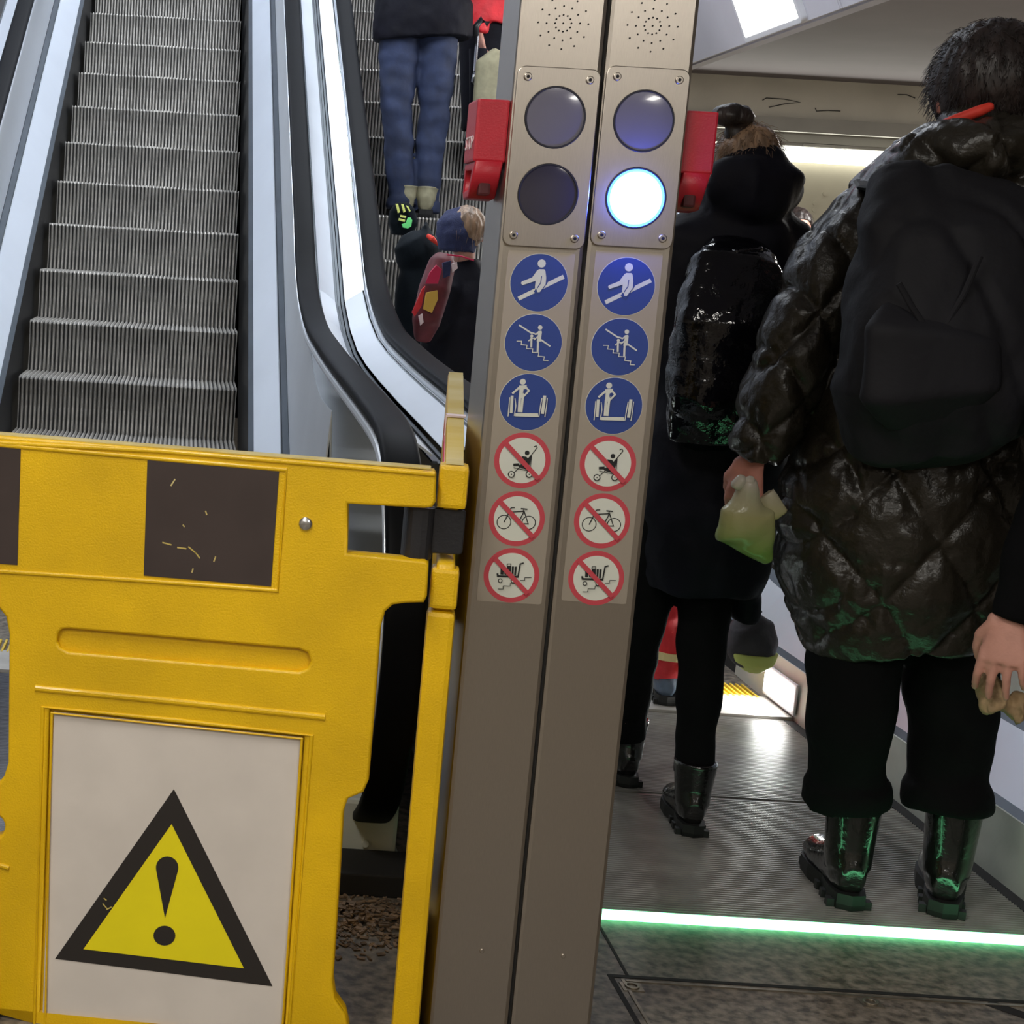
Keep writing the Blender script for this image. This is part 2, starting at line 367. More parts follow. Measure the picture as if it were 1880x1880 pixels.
def escalator(x0, x1, label, hasright, ph=0.0):
    e = empty('escalator', ((x0+x1)/2, 5, 0), label=label, cat='escalator', group='side by side escalators'); ox = -(x0+x1)/2
    def part(nm, bm, m, **k): o = obj(nm, bm, m, e, **k); return o
    inv = V((ox, -5, 0))
    def fin(bm): bmesh.ops.translate(bm, verts=bm.verts[:], vec=inv); return bm
    for i in range(-5, 12):
        y = 7.13+.4*i+ph; zz = nos(y) if i > -3 else 0.0
        if i <= -4 or y < 5.6: continue
        o = bpy.data.objects.new('step', STEPME); C.objects.link(o); o.parent = e; o.location = (x0+.0025+ox, y-5, zz)
    o = bpy.data.objects.new('step', STEPME); C.objects.link(o); o.parent = e; o.location = (x0+.0025+ox, 5.53-5, -.001)
    o = bpy.data.objects.new('step', STEPME); C.objects.link(o); o.parent = e; o.location = (x0+.0025+ox, 5.13-5, -.002)
    # comb
    b = bmesh.new(); n = int((x1-x0)/.0192)
    box_between(b, x0, x1, 4.86, 5.10, .001, .012); part('comb_plate', fin(b), 'step')
    b = bmesh.new()
    for k in range(n): box_between(b, x0+.004+k*.0192, x0+.011+k*.0192, 5.08, 5.24, .002, .013)
    part('comb', fin(b), 'comb_yellow')
    ys = [3.40, 3.8, 4.4, 5.0, 5.3]+[5.3+.11*k for k in range(1, 11)]+[6.6, 7.2, 8, 9, 10, 11, 12.6]
    def strip(sgn, xe, u0, v0, u1, v1, m, nm, ysl=ys, zf=None):
        b = bmesh.new(); rw = []
        for y in ysl:
            zb = nos(y) if zf is None else zf(y)
            rw.append([b.verts.new((xe+sgn*u0, y, zb+v0)), b.verts.new((xe+sgn*u1, y, zb+v1))])
        for a, c in zip(rw, rw[1:]): b.faces.new((a[0], a[1], c[1], c[0]))
        r = bmesh.ops.extrude_face_region(b, geom=b.faces[:]); vv = [g for g in r['geom'] if isinstance(g, bmesh.types.BMVert)]
        d = V((sgn*(v1-v0), 0, -(u1-u0)*1.0)).normalized()*.006
        if abs(u1-u0) < 1e-4: d = V((sgn*.006, 0, 0))
        bmesh.ops.translate(b, verts=vv, vec=d)
        return part(nm, fin(b), m)
    for sgn, xe in ((-1, x0), (1, x1)):
        big = hasright and sgn > 0
        strip(sgn, xe, .006, -.35, .022, .15, 'cream' if False else 'black_skirt', 'skirt', [y for y in ys if y > 5.2])
        strip(sgn, xe, .006, 0, .012, .16, 'cream', 'skirt', [3.2 if big else 3.4]+[y for y in ys if y < 5.5 and y > 3.3])
        y2 = ([2.7, 3.0] if big else [])+ys
        if big: strip(sgn, xe, .012, .0, .012, .16, 'cream', 'skirt', [2.6, 3.0, 3.25])
        strip(sgn, xe, .022, .15, .044, .17, 'steel_dark', 'skirt_cap', y2)
        strip(sgn, xe, .044, .17, .141, .30, 'steel_b', 'inner_deck', y2)
        strip(sgn, xe, .141, .285, .174, .315, 'steel_dark', 'deck_channel', y2)
        yy = y2 if big else [y for y in ys if y >= 5.0]
        strip(sgn, xe, .174, .33, .205, .87, 'steel_b', 'balustrade', yy if not big else [y for y in ys if y >= 5.0])
        if big: strip(sgn, xe, .174, .33, .205, .60, 'cream', 'balustrade', [2.6, 3.0, 3.4, 4.4, 5.0])
        # newel panel
        xp = xe+sgn*.212; b = bmesh.new()
        poly = [(y, zz-.02) for y, zz in HRS if .2 < zz or y < 3.9]
        poly = [p for p in poly if p[0] < 6.7]
        lo_ = [(6.6, nos(6.6)+.3), (6.0, .35), (5.4, .2), (3.95, .05)]
        me = plate([[(p[0], p[1]) for p in poly+lo_]], .012)
        me.transform(Matrix(((0, 1, 0, 0), (1, 0, 0, 0), (0, 0, 1, 0), (0, 0, 0, 1))))
        addmesh(b, me, (xp, 0, 0)); part('newel_panel', fin(b), 'steel_mirror')
        # handrail
        xc = xe+sgn*.209; b = bmesh.new()
        tube(b, [(xc, y, zz-.014) for y, zz in HRS], [(.042, .014)]*len(HRS), V((1, 0, 0)), n=24, p=4)
        part('handrail', fin(b), 'rubber', smooth=True)
        b = bmesh.new(); g = [p for p in HRS if p[1] > .2]
        # metal guide below the rubber
        cen = (4.0, .55)
        gp = []
        for (y, zz), nx in zip(g, g[1:]+[g[-1]]):
            d = V((nx[0]-y, nx[1]-zz, 0)); d = d.normalized() if d.length > 1e-6 else V((1, T30, 0)).normalized()
            gp.append((xc, y+d.y*.036, zz-.014-d.x*.036))
        tube(b, gp, [(.0425, .012)]*len(gp), V((1, 0, 0)), n=12, p=5); part('handrail_guide', fin(b), 'steel_b')
        # base end box
        b = bmesh.new(); box_between(b, xe+sgn*.03, xe+sgn*.27, 3.42, 5.6, .0, .16, bev=.01)
        box_between(b, xe+sgn*.02, xe+sgn*.28, 3.40, 5.6, -.02, .03)
        for q in ((.06, .12), (.2, .12), (.2, .06), (.13, .09)): tube(b, [(xe+sgn*q[0], 3.412, q[1]), (xe+sgn*q[0], 3.425, q[1])], .008, n=10)
        part('newel_base', fin(b), 'cream')
    # outer panels to the right / left of the handrails
    return e, strip
E1, st1 = escalator(-.7276, .2759, 'empty stopped grey escalator behind the yellow barrier', False)
E2, st2 = escalator(.975, 1.972, 'escalator with people riding it up, right of the signal pillar', True, .25)
# raised decks between the two escalators
def outer(st, sgn, xe):
    ysd = [3.75, 4.2, 4.7, 5.2, 5.6, 5.9, 6.2, 6.5, 7, 8, 9, 10, 11, 12.6]
    zf = hz
    st(sgn, xe, .255, -.05, .330, -.10, 'steel_b', 'outer_deck', ysd, zf)
    st(sgn, xe, .262, -.30, .257, -.05, 'steel_mirror', 'outer_cladding', ysd, zf)
    st(sgn, xe, .330, -.115, .342, -.115, 'steel_dark', 'deck_channel', ysd, zf)
outer(st1, 1, .2759); outer(st2, -1, .975); outer(st1, -1, -.7276)
b = bmesh.new()
ysd = [3.75, 4.2, 4.7, 5.2, 5.6, 5.9, 6.2, 6.5, 7, 8, 9, 10, 11, 12.6]
rw = [[b.verts.new((x, y, hz(y)-.12)) for x in (.62, .63)] for y in ysd]
for a, c in zip(rw, rw[1:]): b.faces.new((a[0], a[1], c[1], c[0]))
x_ = obj('deck_joint', b, 'steel_dark', E1); x_.matrix_parent_inverse = Matrix.Translation(-E1.location)

# comb light on the right skirt
e = empty('comb_light', (1.97, 4.98, .07), label='small bright white light set in the right skirt of the busy escalator', cat='light')
b = bmesh.new(); box(b, (-.004, 0, 0), (.01, .24, .075), bev=.004); obj('diffuser', b, 'lamp', e)
b = bmesh.new(); box(b, (0, 0, 0), (.008, .27, .10), bev=.003); obj('frame', b, 'frame_w', e)
l = bpy.data.lights.new('g', 'AREA'); l.shape = 'RECTANGLE'; l.size = .06; l.size_y = .22; l.energy = 5.5; l.color = (.95, 1, .96)
lo = bpy.data.objects.new('lamp_glow', l); C.objects.link(lo); lo.parent = e; lo.location = (-.02, 0, .01); lo.rotation_euler = (0, math.radians(105), 0)

# landing plates with fine cross ribs
def landing(name, x0, x1, y0, y1, m, label, ribs=True):
    b = bmesh.new(); z0 = .002
    if ribs:
        n = int((y1-y0)/.0125); rows = []
        for k in range(n):
            y = y0+k*.0125
            for dy, dz in ((0, 0), (.002, .0022), (.0055, .0022), (.0075, 0)): rows.append((y+dy, z0+dz))
        rows.append((y1, z0)); vv = [[b.verts.new((x, y, zz)) for x in (x0, x1)] for y, zz in rows]
        for a, c in zip(vv, vv[1:]): b.faces.new((a[0], a[1], c[1], c[0]))
    box_between(b, x0, x1, y0, y1, -.01, z0-.0005)
    return obj(name, b, m, label=label, cat='floor plate')
landing('landing_plate', .90, 1.94, 3.265, 4.06, 'landing', 'ribbed grey metal floor plate just past the green light strip')
landing('landing_plate', .90, 1.94, 4.07, 4.86, 'landing', 'ribbed grey metal floor plate next to the comb of the busy escalator')
landing('landing_plate', -.74, .29, 3.265, 4.86, 'landing_blue', 'grey floor plate in front of the empty escalator')
b = bmesh.new(); box_between(b, 1.942, 1.974, 3.26, 4.85, .0, .003); obj('floor_gap', b, 'dark', label='dark gap line between the floor plate and the right balustrade', cat='gap')
b = bmesh.new(); box_between(b, .945, 2.6, 3.215, 3.248, .0, .012, bev=.004)
G = obj('light_strip', b, 'led_green', label='thin glowing green light strip across the floor', cat='light')
# floor service cover frame
e = empty('floor_frame', (.93, 2.93, 0), label='thin metal frame line of the stone floor cover, bottom right', cat='floor frame')
P0 = atz(1150, 1797); P1 = atz(1880, 1850); P2 = atz(1130, 1800); P3 = atz(1172, 1885)
def fl(bm, a, c, w, h=.004):
    a = V(a); c = V(c); d = (c-a).normalized(); n = V((-d.y, d.x, 0))*w/2
    q = [a-n, c-n, c+n, a+n]; lo_ = [bm.verts.new((p.x, p.y, -.001)) for p in q]; hi = [bm.verts.new((p.x, p.y, h)) for p in q]
    bm.faces.new(hi); [bm.faces.new((lo_[i], lo_[(i+1) % 4], hi[(i+1) % 4], hi[i])) for i in range(4)]
dY = V((0, .016, 0)); off = V((-.93, -2.93, 0))
b = bmesh.new(); fl(b, V((.93, 2.925, 0))+off, V((3.2, 2.915, 0))+off, .006, .0025); fl(b, V((.925, 2.93, 0))+off, V((.925, 1.2, 0))+off, .006, .0025)
obj('metal_edge', b, 'joint', e)
b = bmesh.new(); fl(b, V((.90, 2.945, 0))+off, V((3.2, 2.935, 0))+off, .012, .0012); fl(b, V((.905, 2.94, 0))+off, V((.905, 1.2, 0))+off, .010, .0012)
fl(b, V((.945, 3.2, 0))+off, V((.94, 2.95, 0))+off, .006, .0012); fl(b, V((1.63, 2.93, 0))+off, V((1.70, 2.86, 0))+off, .03, .0011)
obj('dark_gap', b, 'dark', e)
for px, py, lb in ((1160, 1813, 'ring screw in the corner of the floor cover frame'), (1598, 1842, 'worn ring screw farther right along the floor cover frame')):
    q = atz(px, py); b = bmesh.new(); me = plate([circ(0, 0, .014, 24), circ(0, 0, .009, 24)], .004, .001)
    me.transform(Matrix.Rotation(-PI/2, 4, 'X')); addmesh(b, me, (0, 0, .002)); box(b, (0, 0, 0), (.04, .036, .002)); 
    o = obj('floor_screw', b, 'joint', label=lb, cat='screw'); o.location = (q.x, q.y, .001)
# debris
b = bmesh.new()
for k in range(900):
    x = random.gauss(.43, .10); y = random.gauss(3.13, .075)
    if not (.2 < x < .62 and y < 3.33): continue
    r = random.uniform(.003, .009); zz = .012*math.exp(-((x-.43)/.08)**2-((y-3.15)/.06)**2)*random.random()*1.6
    box(b, (x, y, zz+.002), (r*2.2, r*.8, r*.35), rot=Matrix.Rotation(random.random()*PI, 3, 'Z') @ Matrix.Rotation(random.uniform(-.6, .6), 3, 'X'))
obj('litter', b, 'litter', label='swept pile of brown litter on the floor behind the barrier', cat='litter', kind='stuff')
b = bmesh.new(); box_between(b, .30, .72, 3.26, 3.41, .0, .05, bev=.004)
obj('plinth', b, 'dark', label='low black plinth at the foot of the newel behind the barrier', cat='plinth')

# ================================================================== SIGNAL PILLAR
YP = 2.62; S = YP/2.4
XL, XM, XR = .4588*S, .5862*S, .716*S
PIL = empty('signal_pillar', (XM, YP, 0), label='tall brushed steel signal pillar with two columns of round signs', cat='pillar')
def pp(x, y): q = at(x, y, YP); return (q.x-XM, q.z)
def profile_panel(x0, x1):
    b = bmesh.new(); box_between(b, x0, x1, 0, .15, 0, 2.15, bev=.007); return b
obj('left_housing', profile_panel(XL-XM, -.002), 'steel', PIL); obj('right_housing', profile_panel(.002, XR-XM), 'steel', PIL)
b = bmesh.new(); box_between(b, -.004, .004, .006, .145, 0, 2.15); obj('seam', b, 'hole', PIL, label='dark seam')
cxs = ((XL+XM)/2-XM, (XR+XM)/2-XM)
zt = lambda py, px=1040: at(px, py, YP).z-0
for ci, cx in enumerate(cxs):
    px = (1020, 1185)[ci]
    z1, z0 = at(px, 124, YP).z, at(px, 456, YP).z; hw = .066
    lensz = [at(*q, YP).z for q in (((1018, 216), (1003, 357)) if ci == 0 else ((1182, 223), (1166, 364)))]
    me = plate([rrect(cx-hw, cx+hw, z0, z1, .014), circ(cx, lensz[0], .0475), circ(cx, lensz[1], .0475)], .006, .0015)
    b = bmesh.new(); addmesh(b, me, (0, -.003, 0)); lp = obj('lamp_plate', b, 'steel', PIL)
    for k, lz in enumerate(lensz):
        m = 'lens_lit' if (ci == 1 and k == 1) else ('lens_dark' if (ci == 0 and k == 1) else 'lens_grey')
        lb = 'glowing blue white signal lamp' if m == 'lens_lit' else ('unlit dark signal lamp' if m == 'lens_dark' else 'unlit grey signal lamp')
        b = bmesh.new(); n = 40; prev = None
        for rr, yy in ((.046, -.0056), (.0415, -.0060), (.028, -.0066), (.014, -.0069)):
            ring = [b.verts.new((cx+rr*math.cos(2*PI*t/n), yy, lz+rr*math.sin(2*PI*t/n))) for t in range(n)]
            if prev: [b.faces.new((prev[t], prev[(t+1) % n], ring[(t+1) % n], ring[t])) for t in range(n)]
            prev = ring
        b.faces.new(prev); b.faces.ensure_lookup_table()
        if m == 'lens_lit':
            for f in b.faces[:n]: f.material_index = 1
            l = bpy.data.lights.new('lamp_glow', 'POINT'); l.energy = 1.7; l.color = (.06, .12, 1); l.shadow_soft_size = .015
            lo = bpy.data.objects.new('lamp_glow', l); C.objects.link(lo); lo.parent = PIL; lo.location = (cx, -.034, lz)
        o = obj('signal_lamp', b, [m, 'lens_edge'], PIL, label=lb, smooth=True)
        b = bmesh.new(); addmesh(b, plate([circ(cx, lz, .0485), circ(cx, lz, .0455)], .004, .0005), (0, -.005, 0)); obj('lamp_rim', b, 'lens_rim', o)
    for sx in (-1, 1):
        for zz in (z1-.017, z0+.017):
            b = bmesh.new(); addmesh(b, plate([circ(cx+sx*(hw-.017), zz, .0065, 20)], .004, .0015), (0, -.007, 0))
            o = obj('screw', b, 'steel', lp); b = bmesh.new(); addmesh(b, plate([circ(cx+sx*(hw-.017), zz, .0028, 6)], .001), (0, -.0093, 0)); obj('socket', b, 'hole', o)
    # speaker holes
    b = bmesh.new(); q = at(*((1037, 43) if ci == 0 else (1204, 48)), YP)
    for R, n_ in ((0, 1), (.0128, 12), (.0262, 12), (.0395, 12)):
        for t in range(n_):
            a = 2*PI*t/n_+(.05 if R < .03 else .02)
            addmesh(b, plate([circ(cx+R*math.cos(a), q.z+R*math.sin(a), .0014, 10)], .0012), (0, -.0004, 0))
    obj('speaker_holes', b, 'hole', PIL)
    # backing film of the stickers
    b = bmesh.new(); za, zb = at(px, 464, YP).z, at(px-90, 1106, YP).z
    addmesh(b, plate([rrect(cx-.054, cx+.054, zb, za, .004)], .0008), (0, -.0004, 0)); obj('sticker_film', b, 's_film', PIL)
    b = bmesh.new()
    for zz in (at(880, 1753, YP).z, at(960, 1865, YP).z-.0): pass
    addmesh(b, plate([circ(cx+.01, .18+ci*.0, .004, 14)], .003, .001), (0, -.001, 0)); obj('rivet', b, 'steel', PIL)
# ---- pictograms
def thick(pts, w):
    out = []
    for a, c in zip(pts, pts[1:]):
        a = V(a); c = V(c); d = (c-a)
        if d.length < 1e-6: continue
        d.normalize(); n = V((-d.y, d.x))*w/2; e_ = d*w*.35
        out.append([tuple(a-n-e_), tuple(c-n+e_), tuple(c+n+e_), tuple(a+n-e_)])
    return out
def sticker(parent, cx, cz, r, kind, items, c, rc):
    """items in crop pixels: (type, colour, data, width)"""
    b = bmesh.new(); rot = .075
    def T(p):
        x, y = (p[0]-c[0])/rc, (c[1]-p[1])/rc
        return (cx+r*(x*math.cos(rot)-y*math.sin(rot)), cz+r*(x*math.sin(rot)+y*math.cos(rot)))
    lay = [.0009]
    def add(polys, mi, t=.0003):
        for pl in polys: addmesh(b, plate([pl], t), (0, -lay[0], 0), mi)
        lay[0] += .00018
    if kind == 'blue': add([circ(cx, cz, r, 56)], 0, .0004); add([circ(cx, cz, r*.985, 56)], 1)
    else: add([circ(cx, cz, r, 56)], 3, .0004); add([circ(cx, cz, r*.82, 56)], 0)
    col = {'w': 0, 'b': 1, 'k': 2, 'r': 3}; s = r/rc
    for it in items:
        if it[0] == 'c': add([circ(*T(it[2]), it[3]*s, 24)], col[it[1]])
        elif it[0] == 'ring': add([circ(*T(it[2]), it[3]*s, 28)], col[it[1]]); add([circ(*T(it[2]), (it[3]-it[4])*s, 28)], 0)
        elif it[0] == 'l': add([q for q in thick([T(p) for p in it[2]], it[3]*s)], col[it[1]])
        elif it[0] == 'p': add([[T(p) for p in it[2]]], col[it[1]])
    return b
SG = []
SG.append(('handrail_sign', 'blue', (648, 372), 250, [
    ('l', 'w', [(485, 500), (848, 328)], 36), ('c', 'w', (668, 208), 35),
    ('l', 'b', [(690, 370), (636, 448)], 54), ('l', 'b', [(690, 330), (690, 370)], 50),
    ('p', 'w', [(628, 268), (645, 256), (690, 258), (700, 272), (708, 330), (704, 385), (655, 452), (634, 452), (628, 430), (612, 412), (618, 355), (505, 390), (492, 372), (500, 358), (588, 325)]),
    ('l', 'b', [(668, 318), (662, 372), (632, 418)], 7)]))
SG.append(('hold_child_sign', 'blue', (593, 890), 245, [
    ('l', 'w', [(472, 740), (575, 808)], 13), ('l', 'w', [(660, 868), (733, 920)], 13), ('c', 'w', (648, 762), 19),
    ('p', 'w', [(630, 792), (658, 788), (663, 800), (655, 880), (620, 878), (628, 840)]), ('l', 'w', [(632, 875), (630, 962)], 17),
    ('l', 'w', [(640, 797), (612, 818), (580, 806)], 12), ('l', 'w', [(638, 832), (600, 862)], 11), ('c', 'w', (577, 833), 13),
    ('l', 'w', [(574, 850), (574, 925)], 16), ('l', 'w', [(552, 872), (572, 855), (600, 850)], 9),
    ('l', 'w', [(452, 873), (492, 874), (488, 905), (538, 909), (534, 938), (587, 941), (583, 970), (639, 973), (634, 1004), (686, 1010), (680, 1041), (718, 1043)], 7)]))
SG.append(('keep_left_sign', 'blue', (543, 1402), 245, [
    ('c', 'w', (498, 1227), 25), ('l', 'w', [(478, 1275), (520, 1272)], 34), ('l', 'w', [(492, 1275), (488, 1350)], 42),
    ('l', 'w', [(468, 1275), (414, 1322)], 17), ('l', 'w', [(524, 1274), (551, 1304), (505, 1352)], 15), ('p', 'b', [(505, 1290), (524, 1300), (500, 1328)]),
    ('l', 'w', [(474, 1355), (468, 1478)], 22), ('l', 'w', [(499, 1358), (488, 1480)], 20), ('p', 'w', [(437, 1494), (630, 1499), (634, 1530), (437, 1521)]),
    ('l', 'w', [(407, 1352), (401, 1484)], 24), ('l', 'w', [(386, 1360), (375, 1518)], 8), ('l', 'w', [(432, 1370), (440, 1430), (428, 1516)], 8),
    ('l', 'w', [(683, 1356), (668, 1494)], 26), ('l', 'w', [(660, 1370), (650, 1430), (637, 1525)], 8), ('l', 'w', [(706, 1370), (700, 1440), (688, 1528)], 8)]))
SL = lambda c: ('l', 'r', [(c[0]-138, c[1]-142), (c[0]+128, c[1]+148)], 40)
c4 = (592, 312)
SG.append(('no_pram_sign', 'red', c4, 238, [
    ('c', 'k', (632, 248), 20), ('l', 'k', [(520, 420), (640, 300), (700, 225), (716, 205), (706, 188), (690, 196)], 7),
    ('p', 'k', [(585, 274), (625, 280), (640, 296), (600, 330)]), ('p', 'k', [(655, 285), (672, 268), (650, 360), (612, 330)]),
    ('l', 'k', [(523, 348), (556, 346)], 22), ('p', 'k', [(545, 352), (600, 342), (645, 372), (640, 392), (585, 378)]),
    ('l', 'k', [(668, 275), (655, 420)], 5), ('l', 'k', [(520, 372), (640, 400)], 5), ('ring', 'k', (500, 428), 29, 8), ('ring', 'k', (650, 430), 29, 8), ('c', 'k', (500, 428), 5), ('c', 'k', (650, 430), 5), SL(c4)]))
c5 = (545, 808)
SG.append(('no_bicycle_sign', 'red', c5, 236, [
    ('ring', 'k', (437, 835), 62, 8), ('ring', 'k', (645, 843), 60, 8), ('l', 'k', [(437, 835), (480, 748)], 9), ('l', 'k', [(480, 750), (598, 745)], 8),
    ('l', 'k', [(484, 768), (552, 848), (605, 745), (640, 852)], 8), ('l', 'k', [(552, 848), (642, 852)], 8), ('l', 'k', [(596, 748), (603, 722)], 7), ('l', 'k', [(580, 720), (628, 726)], 10), ('l', 'k', [(478, 728), (498, 711), (522, 711)], 8), ('l', 'k', [(476, 752), (478, 728)], 7), SL(c5)]))
c6 = (503, 1297)
SG.append(('no_trolley_sign', 'red', c6, 236, [
    ('p', 'k', [(410, 1222), (436, 1222), (436, 1290), (408, 1288)]), ('p', 'k', [(442, 1228), (458, 1228), (458, 1290), (442, 1290)]), ('l', 'k', [(464, 1215), (466, 1197), (496, 1197), (496, 1215)], 6),
    ('p', 'k', [(463, 1213), (498, 1213), (498, 1293), (463, 1293)]), ('p', 'k', [(504, 1218), (522, 1218), (518, 1294), (504, 1294)]), ('p', 'k', [(529, 1220), (546, 1220), (540, 1296), (525, 1296)]),
    ('l', 'k', [(383, 1282), (386, 1300), (556, 1308)], 16), ('l', 'k', [(556, 1308), (574, 1198), (600, 1190)], 11), ('ring', 'k', (407, 1340), 19, 7), ('ring', 'k', (515, 1343), 19, 7),
    ('l', 'k', [(390, 1411), (431, 1413), (434, 1385), (490, 1388), (494, 1362), (560, 1364)], 5), ('l', 'k', [(575, 1338), (612, 1341), (615, 1315), (668, 1317)], 5), SL(c6)]))
SP = [[(987, 519), (976, 629), (965, 738), (955, 845), (946, 952), (937, 1056)], [(1148, 526), (1137, 637), (1125, 745), (1113, 851), (1101, 956), (1090, 1061)]]
for i, (nm, kd, c, rc, items) in enumerate(SG):
    q = at(*SP[0][i], YP); r = 52.5/1068*2.62/2.75*(1.0 if i < 3 else .985)
    o = obj(nm, sticker(PIL, 0, 0, r, kd, items, c, rc), ['s_white', 's_blue', 's_black', 's_red'], PIL, recalc=False, loc=(cxs[0], 0, q.z))
    q = at(*SP[1][i], YP); o2 = o.copy(); C.objects.link(o2); o2.location = (cxs[1], 0, q.z)
# ---- emergency stop boxes
def stopbox(x, sgn):
    q1, q0, q2 = at(900, 180, YP).z, at(900, 297, YP).z, at(900, 366, YP).z
    b = bmesh.new(); w = .052; xc = x+sgn*w/2
    box_between(b, x, x+sgn*w, .01, .10, q0, q1, bev=.004)
    o = obj('stop_switch', b, 'red', PIL, label='red emergency stop box')
    b = bmesh.new()
    me = plate([[(.0, q0+.001), (.10, q0+.001), (.10, q2+.012), (.088, q2), (.045, q2+.003), (.030, q2+.02)], [(.086, q0-.012), (.090, q2+.014), (.052, q2+.016), (.040, q2+.028), (.03, q0-.012)]], .045, .003)
    me.transform(Matrix(((0, 1, 0, 0), (1, 0, 0, 0), (0, 0, 1, 0), (0, 0, 0, 1)))); addmesh(b, me, (xc, .005, 0)); obj('guard', b, 'red', o)
    b = bmesh.new(); box(b, (xc, .055, (q0+q2)/2), (.02, .05, .045), bev=.004); obj('stop_lever', b, 'red_dark', o)
    t = bpy.data.curves.new('t', 'FONT'); t.body = 'STOP'; t.size = .030; t.extrude = .0006; t.align_x = 'CENTER'; t.align_y = 'CENTER'
    to = bpy.data.objects.new('t', t); C.objects.link(to); me = bpy.data.meshes.new_from_object(to.evaluated_get(DG())); bpy.data.objects.remove(to)
    me.transform(Matrix.Translation((x+sgn*(w+.0006), .055, q0+.03)) @ (Matrix.Rotation(sgn*PI/2, 4, 'Z') @ Matrix.Rotation(PI/2, 4, 'X')))
    link('stop_lettering', me, 'offwhite', o, label='white letters STOP')
stopbox(XL-XM, -1); stopbox(XR-XM, 1)

# ================================================================== BARRIERS
BY = .925
A0 = V((-.318, 2.863, 0))*BY; A1 = V((.45, 2.744, 0))*BY
d_ = (A1-A0).normalized(); n_ = V((-d_.y, d_.x, 0)); ang = math.atan2(d_.y, d_.x)
B1 = empty('barrier_panel', (A1.x, A1.y, 0), ang, label='yellow plastic barrier panel with a warning triangle facing the camera', cat='barrier')
def bp(x, y):
    h = hit(x, y, A1, n_); return ((h-A1).dot(d_), h.z)
out = [(-90, 800), (0, 800), (797, 862), (801, 870), (800, 918), (794, 928), (780, 930), (640, 922), (638, 1012), (780, 1026), (787, 1032), (784, 1090), (778, 1102), (745, 1103), (722, 1106), (708, 1118), (700, 1145), (690, 1280), (678, 1425), (668, 1448), (640, 1460), (632, 1482), (625, 1600), (612, 1795), (616, 1826), (634, 1852), (641, 1880), (640, 1905), (560, 1900)]
low = [(-60, 1840), (-62, 1440), (-2, 1436), (12, 1420), (20, 1395), (22, 1160), (16, 1128), (2, 1110), (-30, 1104), (-95, 1100)]
outline = [bp(*p) for p in out] + [bp(*p) for p in low]
outline[:2] = [(bp(-90, 800)[0], bp(0, 797)[1]), bp(0, 797)]
zb = .0
rnd = lambda cx, cy, r: [bp(cx+r*math.cos(t*PI/10), cy+r*math.sin(t*PI/10)) for t in range(20)]
slot = [bp(*p) for p in [(112, 1158), (118, 1151), (130, 1150), (550, 1187), (566, 1193), (572, 1208), (566, 1222), (550, 1228), (130, 1192), (115, 1184), (109, 1172)]]
hole2 = rnd(-8, 1511, 22)
win = [bp(*p) for p in [(96, 1296), (560, 1345), (524, 1890), (76, 1866)]]
b = bmesh.new()
addmesh(b, plate([outline, slot, hole2, win], .012, .0045), (0, -.014, 0))
addmesh(b, plate([outline, hole2], .030, .006), (0, .006, 0))
def ridge(pts, w=.007, h=.006):
    tube(b, [V((q[0], -.020, q[1])) for q in [bp(*p) for p in pts]], [(w, h)]*len(pts), V((0, 0, 1)), n=10)
ridge([(70, 1258), (330, 1283), (598, 1311)], .006, .004)
ridge([(-85, 812), (0, 814), (275, 838), (528, 860), (520, 960), (512, 1080), (268, 1062), (40, 1047), (-80, 1040)], .004, .003)
ridge([(-85, 806), (300, 826), (798, 868)], .004, .003)
ridge([(68, 1880), (84, 1292), (325, 1316), (574, 1344), (532, 1885)], .004, .003)
ridge([(88, 1870), (100, 1303), (556, 1350), (520, 1885)], .003, .002)
ridge([(-60, 1578), (10, 1582), (22, 1586)], .005, .004)
PB = obj('panel', b, 'yellow', B1)
# lighter worn top face is part of the panel: thin cap
b = bmesh.new(); t0, t1 = outline[1][0], bp(797, 862)[0]
box(b, ((bp(-88, 800)[0]+t1)/2, .001, outline[1][1]+.0005), (t1-bp(-88, 800)[0]-.01, .034, .003), bev=.001)
obj('top_edge', b, 'yellow_worn', B1, label='scuffed pale top edge')
def stick(polys, m, nm, par, y=-.0212, t=.0008, lab=None, proj=bp):
    b = bmesh.new()
    for pl in polys: addmesh(b, plate([[proj(*p) for p in pl]], t), (0, y, 0))
    return obj(nm, b, m, par, label=lab)
stick([[(275, 838), (515, 857), (500, 1072), (268, 1052)]], 'brown_sticker', 'square_sticker', B1, lab='dark brown square sticker')
stick([[(-84, 812), (44, 820), (38, 1033), (-84, 1024)]], 'brown_sticker', 'square_sticker', B1, lab='dark brown square sticker cut by the left picture edge')
o = stick([[(103, 1302), (555, 1349), (519, 1890), (82, 1857)]], 'sign_white', 'warning_sign', B1, y=-.0145, t=.002, lab='white warning sign')
stick([[(322, 1443), (105, 1753), (502, 1803)]], 'ink', 'triangle_border', o, y=-.0160)
stick([[(318, 1507), (157, 1735), (450, 1770)]], 'sign_yellow', 'triangle_field', o, y=-.0168)
drop = [(306, 1678)]+[(310+20.5*math.cos(a), 1586-20.5*math.sin(a)) for a in [math.radians(q) for q in range(-10, 200, 14)]]
stick([drop, [(305+20*math.cos(t*PI/12), 1710+18*math.sin(t*PI/12)) for t in range(24)]], 'ink', 'exclamation_mark', o, y=-.0175)
scr = [((325, 877), (318, 888)), ((303, 992), (318, 996)), ((330, 1001), (345, 1003)), ((350, 1000), (362, 1010)), ((364, 1012), (370, 1020)), ((381, 935), (383, 941)), ((399, 1018), (396, 1026)), ((340, 960), (342, 963)), ((358, 1040), (356, 1046))]
